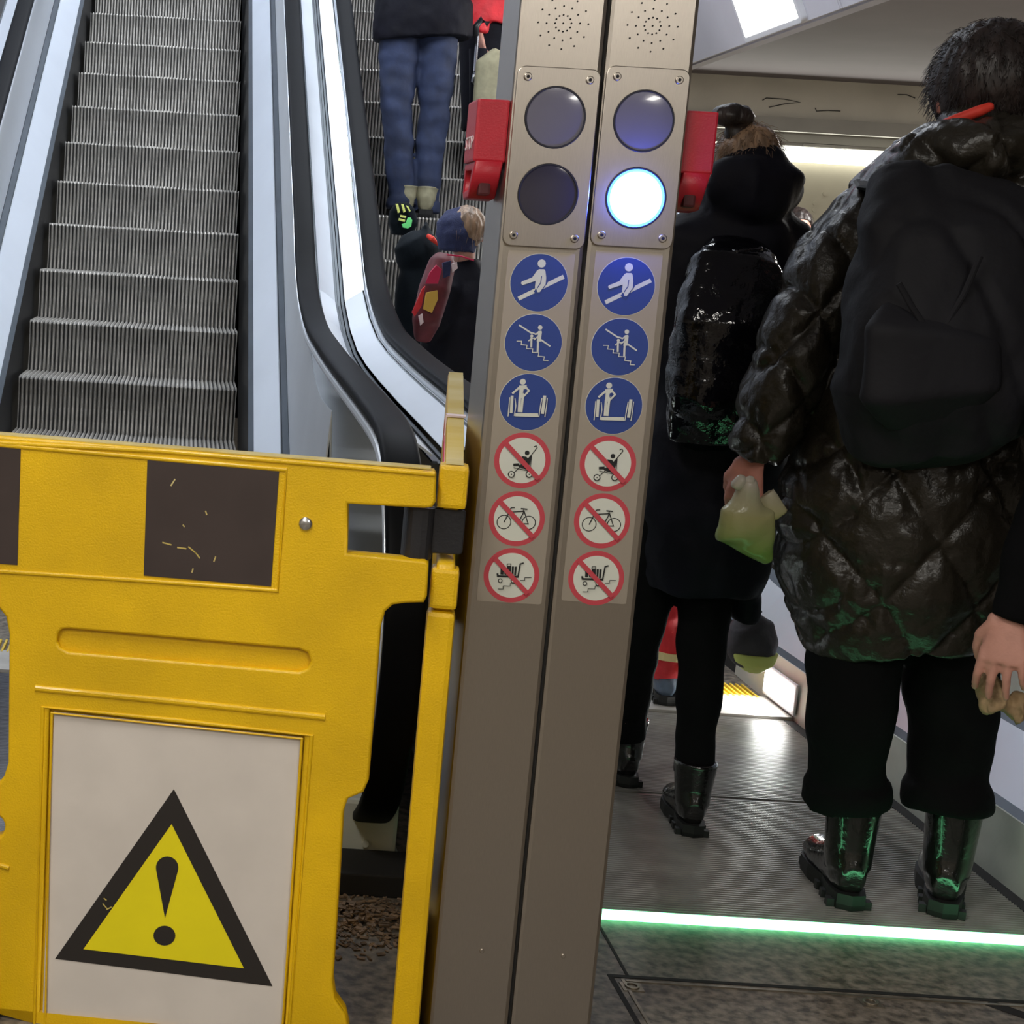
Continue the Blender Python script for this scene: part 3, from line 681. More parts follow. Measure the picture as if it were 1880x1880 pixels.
for a, c in scr: b = bmesh.new(); addmesh(b, plate([thick([bp(*a), bp(*c)], .0022)[0]], .0004), (0, -.0218, 0)); obj('scratch', b, 'yellow_worn', B1)
for a, c in (((195, 1642), (199, 1645)), ((193, 1652), (200, 1660)), ((200, 1662), (208, 1658))): b = bmesh.new(); addmesh(b, plate([thick([bp(*a), bp(*c)], .002)[0]], .0004), (0, -.0182, 0)); obj('scratch', b, 'yellow_worn', B1)
q = bp(563, 958); b = bmesh.new(); ico(b, (q[0], -.021, q[1]), .0115, (1, .45, 1)); obj('rivet', b, 'rivet', B1, smooth=True, label='shiny domed rivet')
for x in (bp(-30, 1880)[0], bp(560, 1880)[0]):
    b = bmesh.new(); box_between(b, x-.03, x+.03, -.20, .20, 0, .03, bev=.008); box_between(b, x-.03, x+.03, -.03, .03, .02, .06, bev=.005)
    obj('foot', b, 'blackplastic', B1)

# second panel, folded back, seen edge-on
Qn = at(835, 855, 2.54); Qf = at(837, 684, 3.20); dd = V((Qf.x-Qn.x, Qf.y-Qn.y, 0)).normalized(); a2 = math.atan2(dd.y, dd.x)
B2 = empty('barrier_panel', (Qn.x, Qn.y, 0), a2, label='yellow barrier panel folded back edge-on against the steel pillar', cat='barrier')
LEN = (Qf-Qn).xy.length; zn = Qn.z; zf_ = Qf.z
prof = [(0, .0), (LEN, .0), (LEN, zf_-.02), (LEN-.01, zf_), (LEN*.55, zn+(zf_-zn)*.62), (LEN*.25, zn+(zf_-zn)*.30), (.05, zn+.004), (.006, zn), (0, zn-.008), (0, zn-.066), (.006, zn-.072), (.10, zn-.075), (.10, zn-.155), (.006, zn-.16), (0, zn-.166), (0, zn-.225), (.01, zn-.238), (.026, zn-.245), (.03, zn-.5), (.03, zn-.54), (.012, zn-.56), (.012, zn-.8)]
holes = [[(.16, .2), (.16, zn-.3), (LEN-.12, zn-.3), (LEN-.12, .2)]]
b = bmesh.new(); me = plate([prof]+holes, .030, .006); addmesh(b, me)
box_between(b, -.004, .05, -.0235, .0235, zn-.070, zn, bev=.007); box_between(b, -.004, .045, -.0225, .0225, zn-.235, zn-.168, bev=.007); box_between(b, .0, .045, -.022, .024, .0, zn-.24, bev=.009)
obj('panel', b, 'yellow', B2)
b = bmesh.new(); tp = [(LEN-.004, zf_+.001), (LEN*.55, zn+(zf_-zn)*.62+.001), (LEN*.25, zn+(zf_-zn)*.30+.001), (.05, zn+.005), (.004, zn+.001)]
rw = [[b.verts.new((s_, y_, z_)) for y_ in (-.014, .014)] for s_, z_ in tp]
for a, c in zip(rw, rw[1:]): b.faces.new((a[0], a[1], c[1], c[0]))
obj('top_edge', b, 'yellow_worn', B2, label='worn whitish top edge')
b = bmesh.new(); addmesh(b, plate([[(.02, zn-.07), (.40, zn-.02), (.40, zn+.035), (.02, zn-.015)]], .001), (0, .0158, 0)); obj('tape', b, 'offwhite', B2)
b = bmesh.new(); addmesh(b, plate([[(.04, zn-.035), (.40, zn+.01), (.40, zn+.035), (.04, zn-.012)]], .001), (0, .0168, 0)); obj('stripe', b, 'magenta', B2, label='red stripe')
b = bmesh.new(); s3 = LEN*.42; z3 = zn+(zf_-zn)*.5
box(b, (s3, 0, z3+.002), (.012, .034, .003), rot=Matrix.Rotation(-.18, 3, 'Y')); box(b, (s3, .0165, z3-.02), (.012, .002, .05)); obj('band', b, 'offwhite', B2, label='thin pale band over the top edge')
# clip joining both
K = at(800, 970, 2.56)
CL = empty('hinge_clip', (K.x, K.y-.0, 0), label='black plastic strap joining the two yellow barrier panels', cat='clip')
zc0, zc1 = at(800, 1018, 2.56).z, at(800, 932, 2.56).z
b = bmesh.new(); L0 = at(748, 970, 2.545); L1 = at(796, 970, 2.545); L2 = at(858, 970, 2.53)
tube(b, [V(((L0.x+L1.x)/2-K.x, .012, zc0-.006)), V(((L0.x+L1.x)/2-K.x, .012, zc1))], [(.0235, .036)]*2, n=24, p=3)
obj('rounded_end', b, 'blackplastic', CL, smooth=False)
b = bmesh.new(); me = plate([rrect(L1.x-K.x-.012, L2.x-K.x, zc0+.003, zc1+.001, .006)], .008, .002); addmesh(b, me, (0, -.004, 0)); o = obj('strap', b, 'blackplastic', CL)
b = bmesh.new(); tube(b, [V((L2.x-K.x-.03, .02, zc1-.01)), V((L2.x-K.x-.03, .02, zc1+.025))], .008, n=12); obj('pin', b, 'rivet', CL)

# ================================================================== PEOPLE
FIX = ('person','child','backpack','plastic_bag','umbrella','tote_bag','school_bag','hand_bag')
UP = V((0, 0, 1))
def hand(bm, w, fd, pn, th, s=1.0, curl=(.5, .5, .5, .5), spread=.06):
    """w wrist, fd finger direction, pn palm normal (the way fingers curl), th side the thumb is on"""
    fd = V(fd).normalized(); pn = V(pn); pn = (pn-fd*pn.dot(fd)).normalized(); th = fd.cross(pn) * (1 if fd.cross(pn).dot(V(th)) > 0 else -1)
    w = V(w)
    tube(bm, [w-fd*.02*s, w+fd*.02*s, w+fd*.055*s, w+fd*.092*s], [(.026*s, .019*s), (.032*s, .018*s), (.041*s, .016*s), (.040*s, .013*s)], th, n=16)
    for i, (o, L, r) in enumerate(((.034, .074, .0096), (.0115, .082, .0100), (-.0115, .076, .0096), (-.034, .060, .0086))):
        base = w+fd*(.088 if i < 3 else .082)*s+th*o*s; d = (fd+th*(1.5-i)*spread).normalized(); c = curl[i]; pts = [base-fd*.02*s, base]; rr = [r*s, r*s*1.05]
        for k, (f, q) in enumerate(((.45, .7), (.30, 1.0), (.25, .8))):
            a = c*q; d = (d*math.cos(a)+pn*math.sin(a)*1.0).normalized()
            base = base+d*L*f*s; pts.append(base); rr.append(r*s*(1-.1*(k+1)))
        ball_tube(bm, pts, rr, th, n=10)
    b0 = w+fd*.018*s+th*.026*s; d = (fd*.72+th*.62+pn*.35).normalized(); b1 = b0+d*.036*s; d2 = (fd*.9+th*.12+pn*.5).normalized(); b2 = b1+d2*.03*s; b3 = b2+(fd*.9+pn*.6-th*.2).normalized()*.024*s
    ball_tube(bm, [b0-fd*.01*s, b0, b1, b2, b3], [.015*s, .0155*s, .0125*s, .011*s, .0095*s], th, n=10)
def joints(x, y, z, h, f=V((0, 1, 0)), lean=0):
    r = V((f.y, -f.x, 0)); o = V((x, y, z)); P = lambda a, b_, c: o+r*a*h+f*b_*h+UP*c*h+V((lean*c*h, 0, 0))
    J = dict(head=P(0, .01, .93), neck=P(0, 0, .86), chest=P(0, 0, .74), waist=P(0, 0, .62), pelvis=P(0, 0, .53), f=f, r=r, h=h)
    for s, n in ((-1, 'L'), (1, 'R')):
        J['sh'+n] = P(s*.105, 0, .81); J['el'+n] = P(s*.135, -.01, .63); J['wr'+n] = P(s*.14, .03, .485)
        J['hip'+n] = P(s*.052, 0, .50); J['kn'+n] = P(s*.052, .01, .275); J['an'+n] = P(s*.052, -.01, .045)
    return J
def body_mesh(J, hands=('L', 'R'), hp=None, vox=.009, it=3):
    h = J['h']; r = J['r']; f = J['f']; k = h/1.72; b = bmesh.new()
    tube(b, [J['neck']+UP*.0, J['chest']+UP*.05*k, J['chest'], J['waist'], J['pelvis'], J['pelvis']-UP*.06*k], [(.055*k, .05*k), (.13*k, .085*k), (.14*k, .095*k), (.115*k, .085*k), (.135*k, .095*k), (.10*k, .07*k)], r, n=20)
    tube(b, [J['neck']-UP*.03*k, J['head']-UP*.05*k], [(.056*k, .055*k), (.05*k, .052*k)], r, n=16)
    hc = J['head']; hs = J.get('hs', 1.0)*k
    ico(b, hc+UP*.02*k, .1*hs, (.76, .95, 1.0)) if abs(f.y) > .7 else ico(b, hc+UP*.02*k, .1*hs, (.95, .76, 1.0))
    tube(b, [hc+f*.02*hs-UP*.02*hs, hc+f*.04*hs-UP*.07*hs, hc+f*.055*hs-UP*.105*hs], [(.066*hs, .06*hs), (.055*hs, .045*hs), (.028*hs, .022*hs)], r, n=14)
    tube(b, [hc+f*.085*hs+UP*.01*hs, hc+f*.112*hs-UP*.032*hs], [(.008*hs, .01*hs), (.016*hs, .014*hs)], r, n=10)
    tube(b, [hc+f*.084*hs-UP*.06*hs-r*.022*hs, hc+f*.094*hs-UP*.06*hs, hc+f*.084*hs-UP*.06*hs+r*.022*hs], .007*hs, UP, n=8)
    for s in (-1, 1):
        e = hc+r*s*.077*hs-f*.005*hs-UP*.005*hs
        tube(b, [e+UP*.03*hs+f*.004, e+r*s*.012*hs+UP*.01*hs-f*.01*hs, e+r*s*.006*hs-UP*.028*hs], [(.008*hs, .014*hs), (.008*hs, .018*hs), (.006*hs, .009*hs)], r, n=10)
    for n in 'LR':
        tube(b, [J['chest']+UP*.08*k, J['sh'+n], J['sh'+n].lerp(J['el'+n], .5), J['el'+n], J['el'+n].lerp(J['wr'+n], .35), J['wr'+n]], [.045*k, .05*k, .043*k, .036*k, .037*k, (.026*k, .022*k)], f, n=14)
        tube(b, [J['pelvis']-UP*.0, J['hip'+n], J['hip'+n].lerp(J['kn'+n], .5), J['kn'+n], J['kn'+n].lerp(J['an'+n], .3), J['an'+n]], [.07*k, .076*k, .058*k, .042*k, .036*k, .026*k], r, n=14)
        if n in hands:
            if hp and n in hp: hand(b, *hp[n])
            else:
                d = (J['wr'+n]-J['el'+n]).normalized(); hand(b, J['wr'+n]+d*.01, d, -r*(1 if n == 'R' else -1), f, k, (.35, .4, .45, .5))
    return b
def garment(bm, rings, side):
    tube(bm, [q[0] for q in rings], [(q[1], q[2]) for q in rings], side, n=28, p=2.15)
def boot(root, ankle, head_, k=1.0, shaft=.14, m='leather', lb=None, ground=None):
    f = V(head_).normalized(); r = V((f.y, -f.x, 0)); g = ankle.z-.085*k if ground is None else ground; a = V((ankle.x, ankle.y, g))
    b = bmesh.new(); P = lambda u, w, z_: a+f*u*k+r*w*k+UP*z_*k
    tube(b, [P(-.02, 0, .075), P(-.012, 0, .12), P(-.01, 0, .10+shaft)], [(.046*k, .056*k), (.050*k, .054*k), (.060*k, .064*k)], r, n=20)
    tube(b, [P(-.068, 0, .06), P(-.03, 0, .068), P(.04, 0, .062), P(.11, 0, .05), P(.17, 0, .046), P(.195, 0, .04)], [(.026*k, .036*k), (.040*k, .050*k), (.042*k, .052*k), (.050*k, .038*k), (.047*k, .033*k), (.024*k, .018*k)], r, n=20)
    up = organic('boot', b, m, root, .006*k, 3, label=lb)
    def outl(o, zz):
        pts = [(-.082, 0), (-.072, .028), (-.03, .037), (.03, .034), (.09, .049), (.15, .050), (.19, .036), (.212, 0)]
        pts = pts+[(u, -w) for u, w in pts[-2:0:-1]]
        return [P(u*(1+o)+.0, w*(1+o), zz) for u, w in pts]
    b = bmesh.new(); A = [b.verts.new(q) for q in outl(0, .0)]; B = [b.verts.new(q) for q in outl(.03, .012)]; D = [b.verts.new(q) for q in outl(.02, .034)]
    n = len(A)
    for X, Y in ((A, B), (B, D)):
        for i in range(n): b.faces.new((X[i], X[(i+1) % n], Y[(i+1) % n], Y[i]))
    b.faces.new(A[::-1]); b.faces.new(D)
    for i in range(6):
        for s in (-1, 1): box(b, P(-.055+i*.046, s*.036, .008), (.02*k, .018*k, .018*k), rot=Matrix.Rotation(math.atan2(f.y, f.x), 3, 'Z'))
    obj('sole', b, 'sole', up)
    return up
def trousers(root, J, m, w=(.095, .082, .07, .068), cuff=True, lb=None, vox=.01, low=None, disp=None):
    b = bmesh.new(); k = J['h']/1.72; r = J['r']
    garment(b, [(J['pelvis']+UP*.08*k, .15*k, .11*k), (J['pelvis'], .16*k, .12*k), (J['pelvis']-UP*.07*k, .15*k, .11*k)], r)
    for n in 'LR':
        an = J['an'+n]+(UP*.09*k if low is None else UP*low)
        tube(b, [J['hip'+n]+UP*.03, J['hip'+n].lerp(J['kn'+n], .4), J['kn'+n], J['kn'+n].lerp(an, .6), an], [(w[0]*k, w[0]*k*1.1), (w[1]*k, w[1]*k*1.08), (w[2]*k, w[2]*k*1.05), (w[3]*k*.98, w[3]*k*1.05), (w[3]*k, w[3]*k)], r, n=18)
        if cuff:
            d = (J['kn'+n]-an).normalized(); tube(b, [an-d*.005, an+d*.045*k], [(w[3]*k*1.12, w[3]*k*1.12)]*2, r, n=18)
    dsp = disp or (lambda c, n_: .008*fbm((c.x*7, c.y*7, c.z*14), 1.0))
    return organic('trousers', b, m, root, vox, 3, dsp, label=lb)
def face_bits(root, J):
    f, r, hc = J['f'], J['r'], J['head']; hs = J.get('hs', 1)*J['h']/1.72
    for s in (-1, 1):
        b = bmesh.new(); ico(b, hc+f*.083*hs+r*s*.031*hs+UP*.012*hs, .011*hs, sub=2); obj('eye', b, 'eye', root, smooth=True)
def jacket(root, J, m, hem=.0, sleeve=(.072, .062, .052), bulk=1.0, lb=None, vox=.011, disp=None, rings=None, hood=None, name='jacket'):
    b = bmesh.new(); k = J['h']/1.72; r = J['r']; f = J['f']; B = bulk
    R = rings or [(J['neck']+UP*.015*k, .075*k, .075*k), (J['neck']-UP*.04*k, .13*k, .10*k), (J['chest']+UP*.09*k, .185*k*B, .125*k), (J['chest'], .19*k*B, .14*k*B), (J['waist'], .175*k*B, .135*k*B), (J['pelvis'], .185*k*B, .145*k*B), (J['pelvis']-UP*hem, .19*k*B, .15*k*B)]
    garment(b, R, r)
    for n in 'LR':
        tube(b, [J['chest'].lerp(J['sh'+n], .6)+UP*.04*k, J['sh'+n], J['sh'+n].lerp(J['el'+n], .5), J['el'+n], J['el'+n].lerp(J['wr'+n], .6), J['wr'+n]], [(q*k, q*k) for q in (sleeve[0], sleeve[0]*1.05, sleeve[0], sleeve[1], sleeve[1]*.95, sleeve[2])], f, n=18)
    if hood: hood(b)
    dsp = disp or (lambda c, n_: .010*fbm((c.x*6, c.y*6, c.z*9), 1.0)+.004*fbm(c*20, 1))
    return organic(name, b, m, root, vox, 3, dsp, label=lb)
def hair_cap(root, J, m, sc=(1.0, 1.0, 1.0), low=.05, n=500, L=.05, seed=1, lb=None, extra=None, flare=0.25):
    hs = J.get('hs', 1)*J['h']/1.72; hc = J['head']; f, r = J['f'], J['r']; b = bmesh.new(); rnd_ = random.Random(seed)
    c = hc+UP*.03*hs-f*.012*hs
    ico(b, c, .108*hs, (.84*sc[0], .98*sc[1], 1.0*sc[2])); tube(b, [c-f*.03*hs, c-f*.045*hs-UP*(.06+low)*hs], [(.085*hs*sc[0], .07*hs), (.062*hs, .035*hs)], r, n=18)
    if extra: extra(b, c, hs)
    face = c+f*.09*hs-UP*.05*hs
    me = remesh(b, .007, 2, lambda co, nn: .006*fbm((co.x*60, co.y*60, co.z*12), 1)-(.03*hs if (co-face).length < .085*hs else 0))
    bb = bmesh.new(); bb.from_mesh(me); pts = [(v.co.copy(), v.normal.copy()) for v in bb.verts]
    for _ in range(n):
        p, nn = rnd_.choice(pts)
        if (p-face).length < .09*hs or p.z < c.z-.10*hs: continue
        d = (nn*flare+V((rnd_.uniform(-.3, .3), rnd_.uniform(-.3, .3), -.8+.5*nn.z))).normalized()
        tube(bb, [p-nn*.002, p+(nn*.5+d*.5)*L*.4, p+d*L*rnd_.uniform(.6, 1.1)+nn*.008], [.0009, .0007, .0003], r, n=3)
    bpy.data.meshes.remove(me); return obj('hair', bb, m, root, smooth=True, label=lb)

# ---------------------------------------------------------------- person in quilted coat
YB = 3.42
def PX(x, y, dy=0, Y=YB): return at(x, y, Y+dy)
root = empty('person', (1.63, 3.42, 0), label='person in a long olive black quilted coat with a black backpack, seen from behind', cat='person')
W = lambda o: setattr(o, 'matrix_parent_inverse', Matrix.Translation(-o.parent.location)) if o.parent else None
J = dict(h=1.83, f=V((0, 1, 0)), r=V((1, 0, 0)), hs=1.05, head=PX(1808, 182, .03), neck=PX(1795, 268), chest=PX(1770, 470), waist=PX(1715, 720), pelvis=PX(1660, 980),
         shL=PX(1640, 365), elL=PX(1470, 610, -.02), wrL=PX(1385, 832, .0), shR=PX(1950, 375), elR=PX(2050, 640), wrR=PX(2030, 860),
         hipL=PX(1585, 1050), knL=PX(1562, 1290, -.02), anL=PX(1552, 1550, -.0), hipR=PX(1735, 1050), knR=PX(1750, 1310), anR=PX(1735, 1570, -.03))
hw_ = PX(1380, 848)
b = body_mesh(J, hp={'L': (hw_, V((-.10, .05, -1)), V((.7, .75, 0)), V((-.2, 1, 0)), .98, (.95, .95, .95, .95), .02)}, vox=.0058, it=2)
organic('body', b, 'skin_red', root, .0058, 2); face_bits(root, J)
KQ = 16.0
def quilt(c, n_):
    w = .03*fbm(c*3, 1); u = c.x+w; K = KQ if c.z < 1.02 and c.x > 1.40 else KQ*1.5
    a = math.sin(K*(u+c.z*.72)); d = math.sin(K*(u-c.z*.72)+.6)
    q = min(abs(a), abs(d), .75)**.5
    crease = max(0, 1-abs(fbm((c.x*7+3, c.y*7, c.z*7), 1))*7)
    return .024*q-.013+.008*fbm((c.x*5, c.y*5, c.z*6), 1)+.006*fbm(c*30, 1)*(1.25-q)+.003*fbm((c.x*50, c.y*50, c.z*24), 1)-.004*crease
M_ = 1/860
rings = [(PX(1795, 225, .02), .075, .085), (PX(1795, 262, .0), .13, .12), (PX(1788, 305, 0), .185, .15), (PX(1782, 350, 0), .235, .165), (PX(1775, 450, 0), .25, .18), (PX(1750, 620, 0), .25, .185), (PX(1712, 800, 0), .27, .20), (PX(1675, 950, 0), .29, .215), (PX(1655, 1060, 0), .255, .205), (PX(1648, 1130, 0), .225, .185), (PX(1650, 1178, 0), .19, .165)]
b = bmesh.new(); garment(b, rings, V((1, 0, 0)))
tube(b, [PX(1700, 330), PX(1625, 378), PX(1540, 470, -.02), PX(1487, 580, -.02), PX(1446, 680, -.02), PX(1412, 770, -.01), PX(1384, 842, 0)], [(.10, .12), (.088, .10), (.085, .09), (.076, .085), (.078, .08), (.068, .072), (.052, .056)], V((1, 0, 0)), n=22)
tube(b, [PX(1870, 330), PX(1950, 380), PX(2010, 500), PX(2040, 640), PX(2040, 850)], [(.10, .12), (.09, .10), (.085, .09), (.078, .08), (.055, .055)], V((1, 0, 0)), n=22)
# hood folded on the back
tube(b, [PX(1655, 292, .0), PX(1700, 285, -.10), PX(1790, 280, -.16), PX(1880, 270, -.10), PX(1930, 275, .0)], [(.035, .05), (.055, .075), (.065, .085), (.055, .075), (.035, .05)], UP, n=18)
organic('coat', b, 'quilt', root, .0075, 2, quilt, label='olive black diamond quilted coat')
b = bmesh.new()   # bright collar
tube(b, [PX(1676, 268, .02), PX(1705, 242, -.06), PX(1750, 222, -.115), PX(1800, 203, -.14), PX(1822, 194, -.14)], [(.006, .010), (.010, .014), (.012, .014), (.012, .013), (.009, .012)], UP, n=12)
organic('scarf', b, 'orange', root, .004, 2, label='orange red collar edge')
hair_cap(root, J, 'hair_dark', (1.12, 1.05, 1.06), .05, 2200, .028, 3, lb='short dark brown hair', flare=.15)
J2 = dict(J); J2['anL'] = PX(1552, 1470); J2['anR'] = PX(1738, 1480, -.02)
trousers(root, J2, 'black_cloth', (.105, .095, .088, .078), True, low=0, lb='black trousers with turned up cuffs')
boot(root, PX(1556, 1550, .0), (.14, 1, 0), 1.04, .18, lb='shiny black boot', ground=.004)
boot(root, PX(1740, 1570, -.015), (.40, .92, 0), 1.04, .18, lb='shiny black boot', ground=.004)
# backpack (carried, so a thing of its own)
bk = empty('backpack', (1.72, 3.2, 1.1), label='black fabric backpack worn over the quilted coat', cat='backpack')
b = bmesh.new(); dy = -.27
tube(b, [PX(1765, 338, -.16), PX(1762, 365, -.22), PX(1755, 450, dy), PX(1735, 600, dy-.02), PX(1718, 720, dy-.02), PX(1712, 785, dy), PX(1712, 822, -.20)], [(.12, .03), (.172, .07), (.19, .10), (.195, .12), (.195, .125), (.17, .10), (.09, .04)], V((1, 0, 0)), n=30, p=2.6)
organic('bag', b, 'pack', bk, .009, 3, lambda c, n_: .014*fbm((c.x*6, c.y*6, c.z*5), 1)+.004*fbm(c*22, 1)-.012*max(0, 1-abs(fbm((c.x*5+c.z*3, c.y*4, c.z*2.5-c.x*2), 1))*6))
b = bmesh.new()
tube(b, [PX(1722, 560, dy-.09), PX(1715, 620, dy-.125), PX(1708, 720, dy-.13), PX(1706, 775, dy-.09)], [(.09, .015), (.13, .034), (.13, .036), (.08, .02)], V((1, 0, 0)), n=24, p=2.2)
organic('front_pocket', b, 'pack', bk, .008, 2, lambda c, n_: .008*fbm(c*8, 1))
for a_ in ([(1650, 520), (1672, 560), (1705, 610), (1716, 640)], [(1800, 470), (1770, 540), (1735, 600), (1716, 640)]):
    b = bmesh.new(); tube(b, [PX(q[0], q[1], dy-.14) for q in a_], [(.006, .003)]*4, V((1, 0, 0)), n=8); obj('strap', b, 'pack', bk)
b = bmesh.new(); tube(b, [PX(1640, 350, -.2), PX(1600, 345, -.12), PX(1592, 335, .02)], [(.028, .008)]*3, V((1, 0, 0)), n=10); obj('shoulder_strap', b, 'pack', bk)
# plastic bag in the hand
e = empty('plastic_bag', tuple(PX(1375, 900)), label='crumpled clear plastic bag with greenish contents held in the left hand', cat='bag')
def bagd(c, n_): return .006*fbm(c*22, 1)+.006*fbm((c.x*12, c.y*12, c.z*30), 1)
b = bmesh.new()
tube(b, [PX(1378, 880, -.06), PX(1374, 905, -.05), PX(1362, 935, -.045), PX(1366, 965, -.04), PX(1392, 1000, -.035), PX(1410, 1030, -.03)], [(.014, .014), (.026, .02), (.048, .03), (.066, .036), (.035, .026), (.008, .01)], V((.90, 0, .44)), n=20)
me = remesh(b, .005, 2, bagd); o = link('bag', me, 'bag', e, smooth=True)
b = bmesh.new(); tube(b, [PX(1350, 893, -.06), PX(1362, 878, -.065), PX(1376, 880, -.065), PX(1382, 895, -.06)], .009, n=12); tube(b, [PX(1405, 905, -.03), PX(1432, 945, -.03)], [(.022, .012), (.018, .01)], n=12)
organic('rolled_neck', b, 'bag', e, .004, 1, bagd)

# ---------------------------------------------------------------- woman in navy coat
YA = 3.86
PA = lambda x, y, d=0: at(x, y, YA+d)
root = empty('person', (1.29, 3.86, 0), label='person with a hair bun in a long dark navy hooded coat beside the pillar', cat='person')
J = dict(h=1.62, f=V((0, 1, 0)), r=V((1, 0, 0)), hs=.92, head=PA(1366, 318, .0), neck=PA(1362, 385), chest=PA(1345, 480), waist=PA(1325, 690), pelvis=PA(1300, 900),
         shL=PA(1255, 440), elL=PA(1222, 640), wrL=PA(1215, 830, .08), shR=PA(1432, 440), elR=PA(1440, 640, .05), wrR=PA(1420, 820, .12),
         hipL=PA(1228, 930), knL=PA(1168, 1180, .12), anL=PA(1146, 1390, .30), hipR=PA(1310, 930), knR=PA(1288, 1200, .0), anR=PA(1268, 1470, -.05))
organic('body', body_mesh(J), 'skin', root, .009, 2); face_bits(root, J)
rings = [(PA(1360, 385), .085, .08), (PA(1355, 408), .125, .105), (PA(1348, 440), .155, .12), (PA(1340, 520), .165, .13), (PA(1325, 680), .165, .135), (PA(1308, 850), .168, .145), (PA(1296, 1000), .158, .145), (PA(1290, 1055), .142, .13), (PA(1288, 1082, .0), .132, .125)]
def hood(b):
    tube(b, [PA(1300, 335, .02), PA(1330, 340, -.08), PA(1380, 345, -.125), PA(1425, 345, -.10), PA(1448, 345, -.0), PA(1430, 335, .06)], [(.045, .04), (.065, .055), (.072, .05), (.068, .04), (.05, .03), (.035, .02)], UP, n=20)
    tube(b, [PA(1380, 308, -.02), PA(1385, 338, -.05), PA(1388, 385, -.04)], [(.085, .08), (.112, .10), (.085, .07)], V((1, 0, 0)), n=22)
    tube(b, [PA(1365, 1090, .02), PA(1362, 1138, .02)], [(.035, .07), (.03, .06)], V((1, 0, 0)), n=16)
jacket(root, J, 'navy', 0, (.075, .065, .05), rings=rings, hood=hood, lb='dark navy hooded coat', name='coat', disp=lambda c, n_: .014*fbm((c.x*7, c.y*7, c.z*8), 1)+.006*fbm(c*18, 1))
def bun(b, c, hs):
    ico(b, PA(1346, 212, -.04), .046, (1.08, .8, .60)); tube(b, [PA(1347, 228, -.04), PA(1352, 246, -.03)], [(.018, .018), (.03, .03)], n=12)
hair_cap(root, J, 'hair_light', (.98, 1.0, .98), .0, 900, .03, 5, lb='light brown hair gathered up')
b = bmesh.new(); bun(b, None, 1); organic('hair_bun', b, 'hair_dark', root, .005, 2, lambda c, n_: .004*fbm(c*50, 1), label='dark hair bun')
trousers(root, J, 'black_cloth', (.080, .070, .063, .053), False, low=.06, lb='tight black trousers')
boot(root, PA(1268, 1470, -.05), (.12, 1, 0), .88, .10, lb='black ankle boot', ground=.004)
boot(root, PA(1146, 1390, .30), (0, 1, 0), .88, .10, lb='black ankle boot', ground=.004)
bk = empty('backpack', (1.3, 3.65, 1.1), label='glossy black crinkled backpack with bright glints on the navy coat', cat='backpack')
b = bmesh.new(); tube(b, [PA(1355, 455, -.12), PA(1350, 490, -.19), PA(1338, 600, -.23), PA(1325, 720, -.22), PA(1315, 790, -.18), PA(1312, 812, -.12)], [(.07, .03), (.105, .055), (.12, .075), (.125, .075), (.11, .05), (.06, .02)], V((1, 0, 0)), n=26, p=2.8)
organic('bag', b, 'gloss', bk, .006, 1, lambda c, n_: .010*fbm(c*9, 1)+.005*fbm(c*24, 1))
b = bmesh.new(); tube(b, [PA(1320, 478, -.2), PA(1350, 466, -.22), PA(1395, 458, -.2), PA(1400, 480, -.19)], [(.008, .012), (.012, .016), (.008, .012), (.004, .01)], UP, n=10)
organic('tied_top', b, 'gloss', bk, .004, 1, lambda c, n_: .004*fbm(c*60, 1))

# ---------------------------------------------------------------- person cut by the right edge
YC = 3.0
PC = lambda x, y, d=0: at(x, y, YC+d)
root = empty('person', (1.95, 3.0, 0), label='person in black at the right picture edge, only a hand and cuff in view', cat='person')
J = joints(1.99, 2.98, 0, 1.68); J['elL'] = PC(1960, 880, -.02); J['wrL'] = PC(1862, 1140); J['shL'] = PC(1985, 640)
J['shR'] = J['shL']+V((.38, 0, 0))
hw_ = PC(1856, 1134)
organic('body', body_mesh(J, hp={'L': (hw_, V((-.13, -.12, -1)), V((.62, .78, -.1)), V((-.5, 1, 0)), .98, (.42, .30, .30, .42), .11)}, vox=.006), 'skin', root, .0043, 2); face_bits(root, J)
jacket(root, J, 'black_cloth', .1, (.075, .065, .046), lb='black jacket'); trousers(root, J, 'black_cloth')
hair_cap(root, J, 'hair_dark', n=200)
boot(root, J['anL'], (0, 1, 0)); boot(root, J['anR'], (0, 1, 0))
b = bmesh.new(); tube(b, [PC(1806, 1215, .07), PC(1808, 1250, .06), PC(1830, 1292, .045), PC(1862, 1302, .045), PC(1895, 1290, .05)], [(.012, .02), (.022, .028), (.03, .03), (.03, .03), (.02, .02)], V((1, 0, 0)), n=18)
organic('crumpled_paper', b, 'paper', None, .004, 1, lambda c, n_: .007*fbm(c*30, 1)+.004*fbm(c*70, 1), label='crumpled brown paper held in the hand at the right edge', cat='paper')

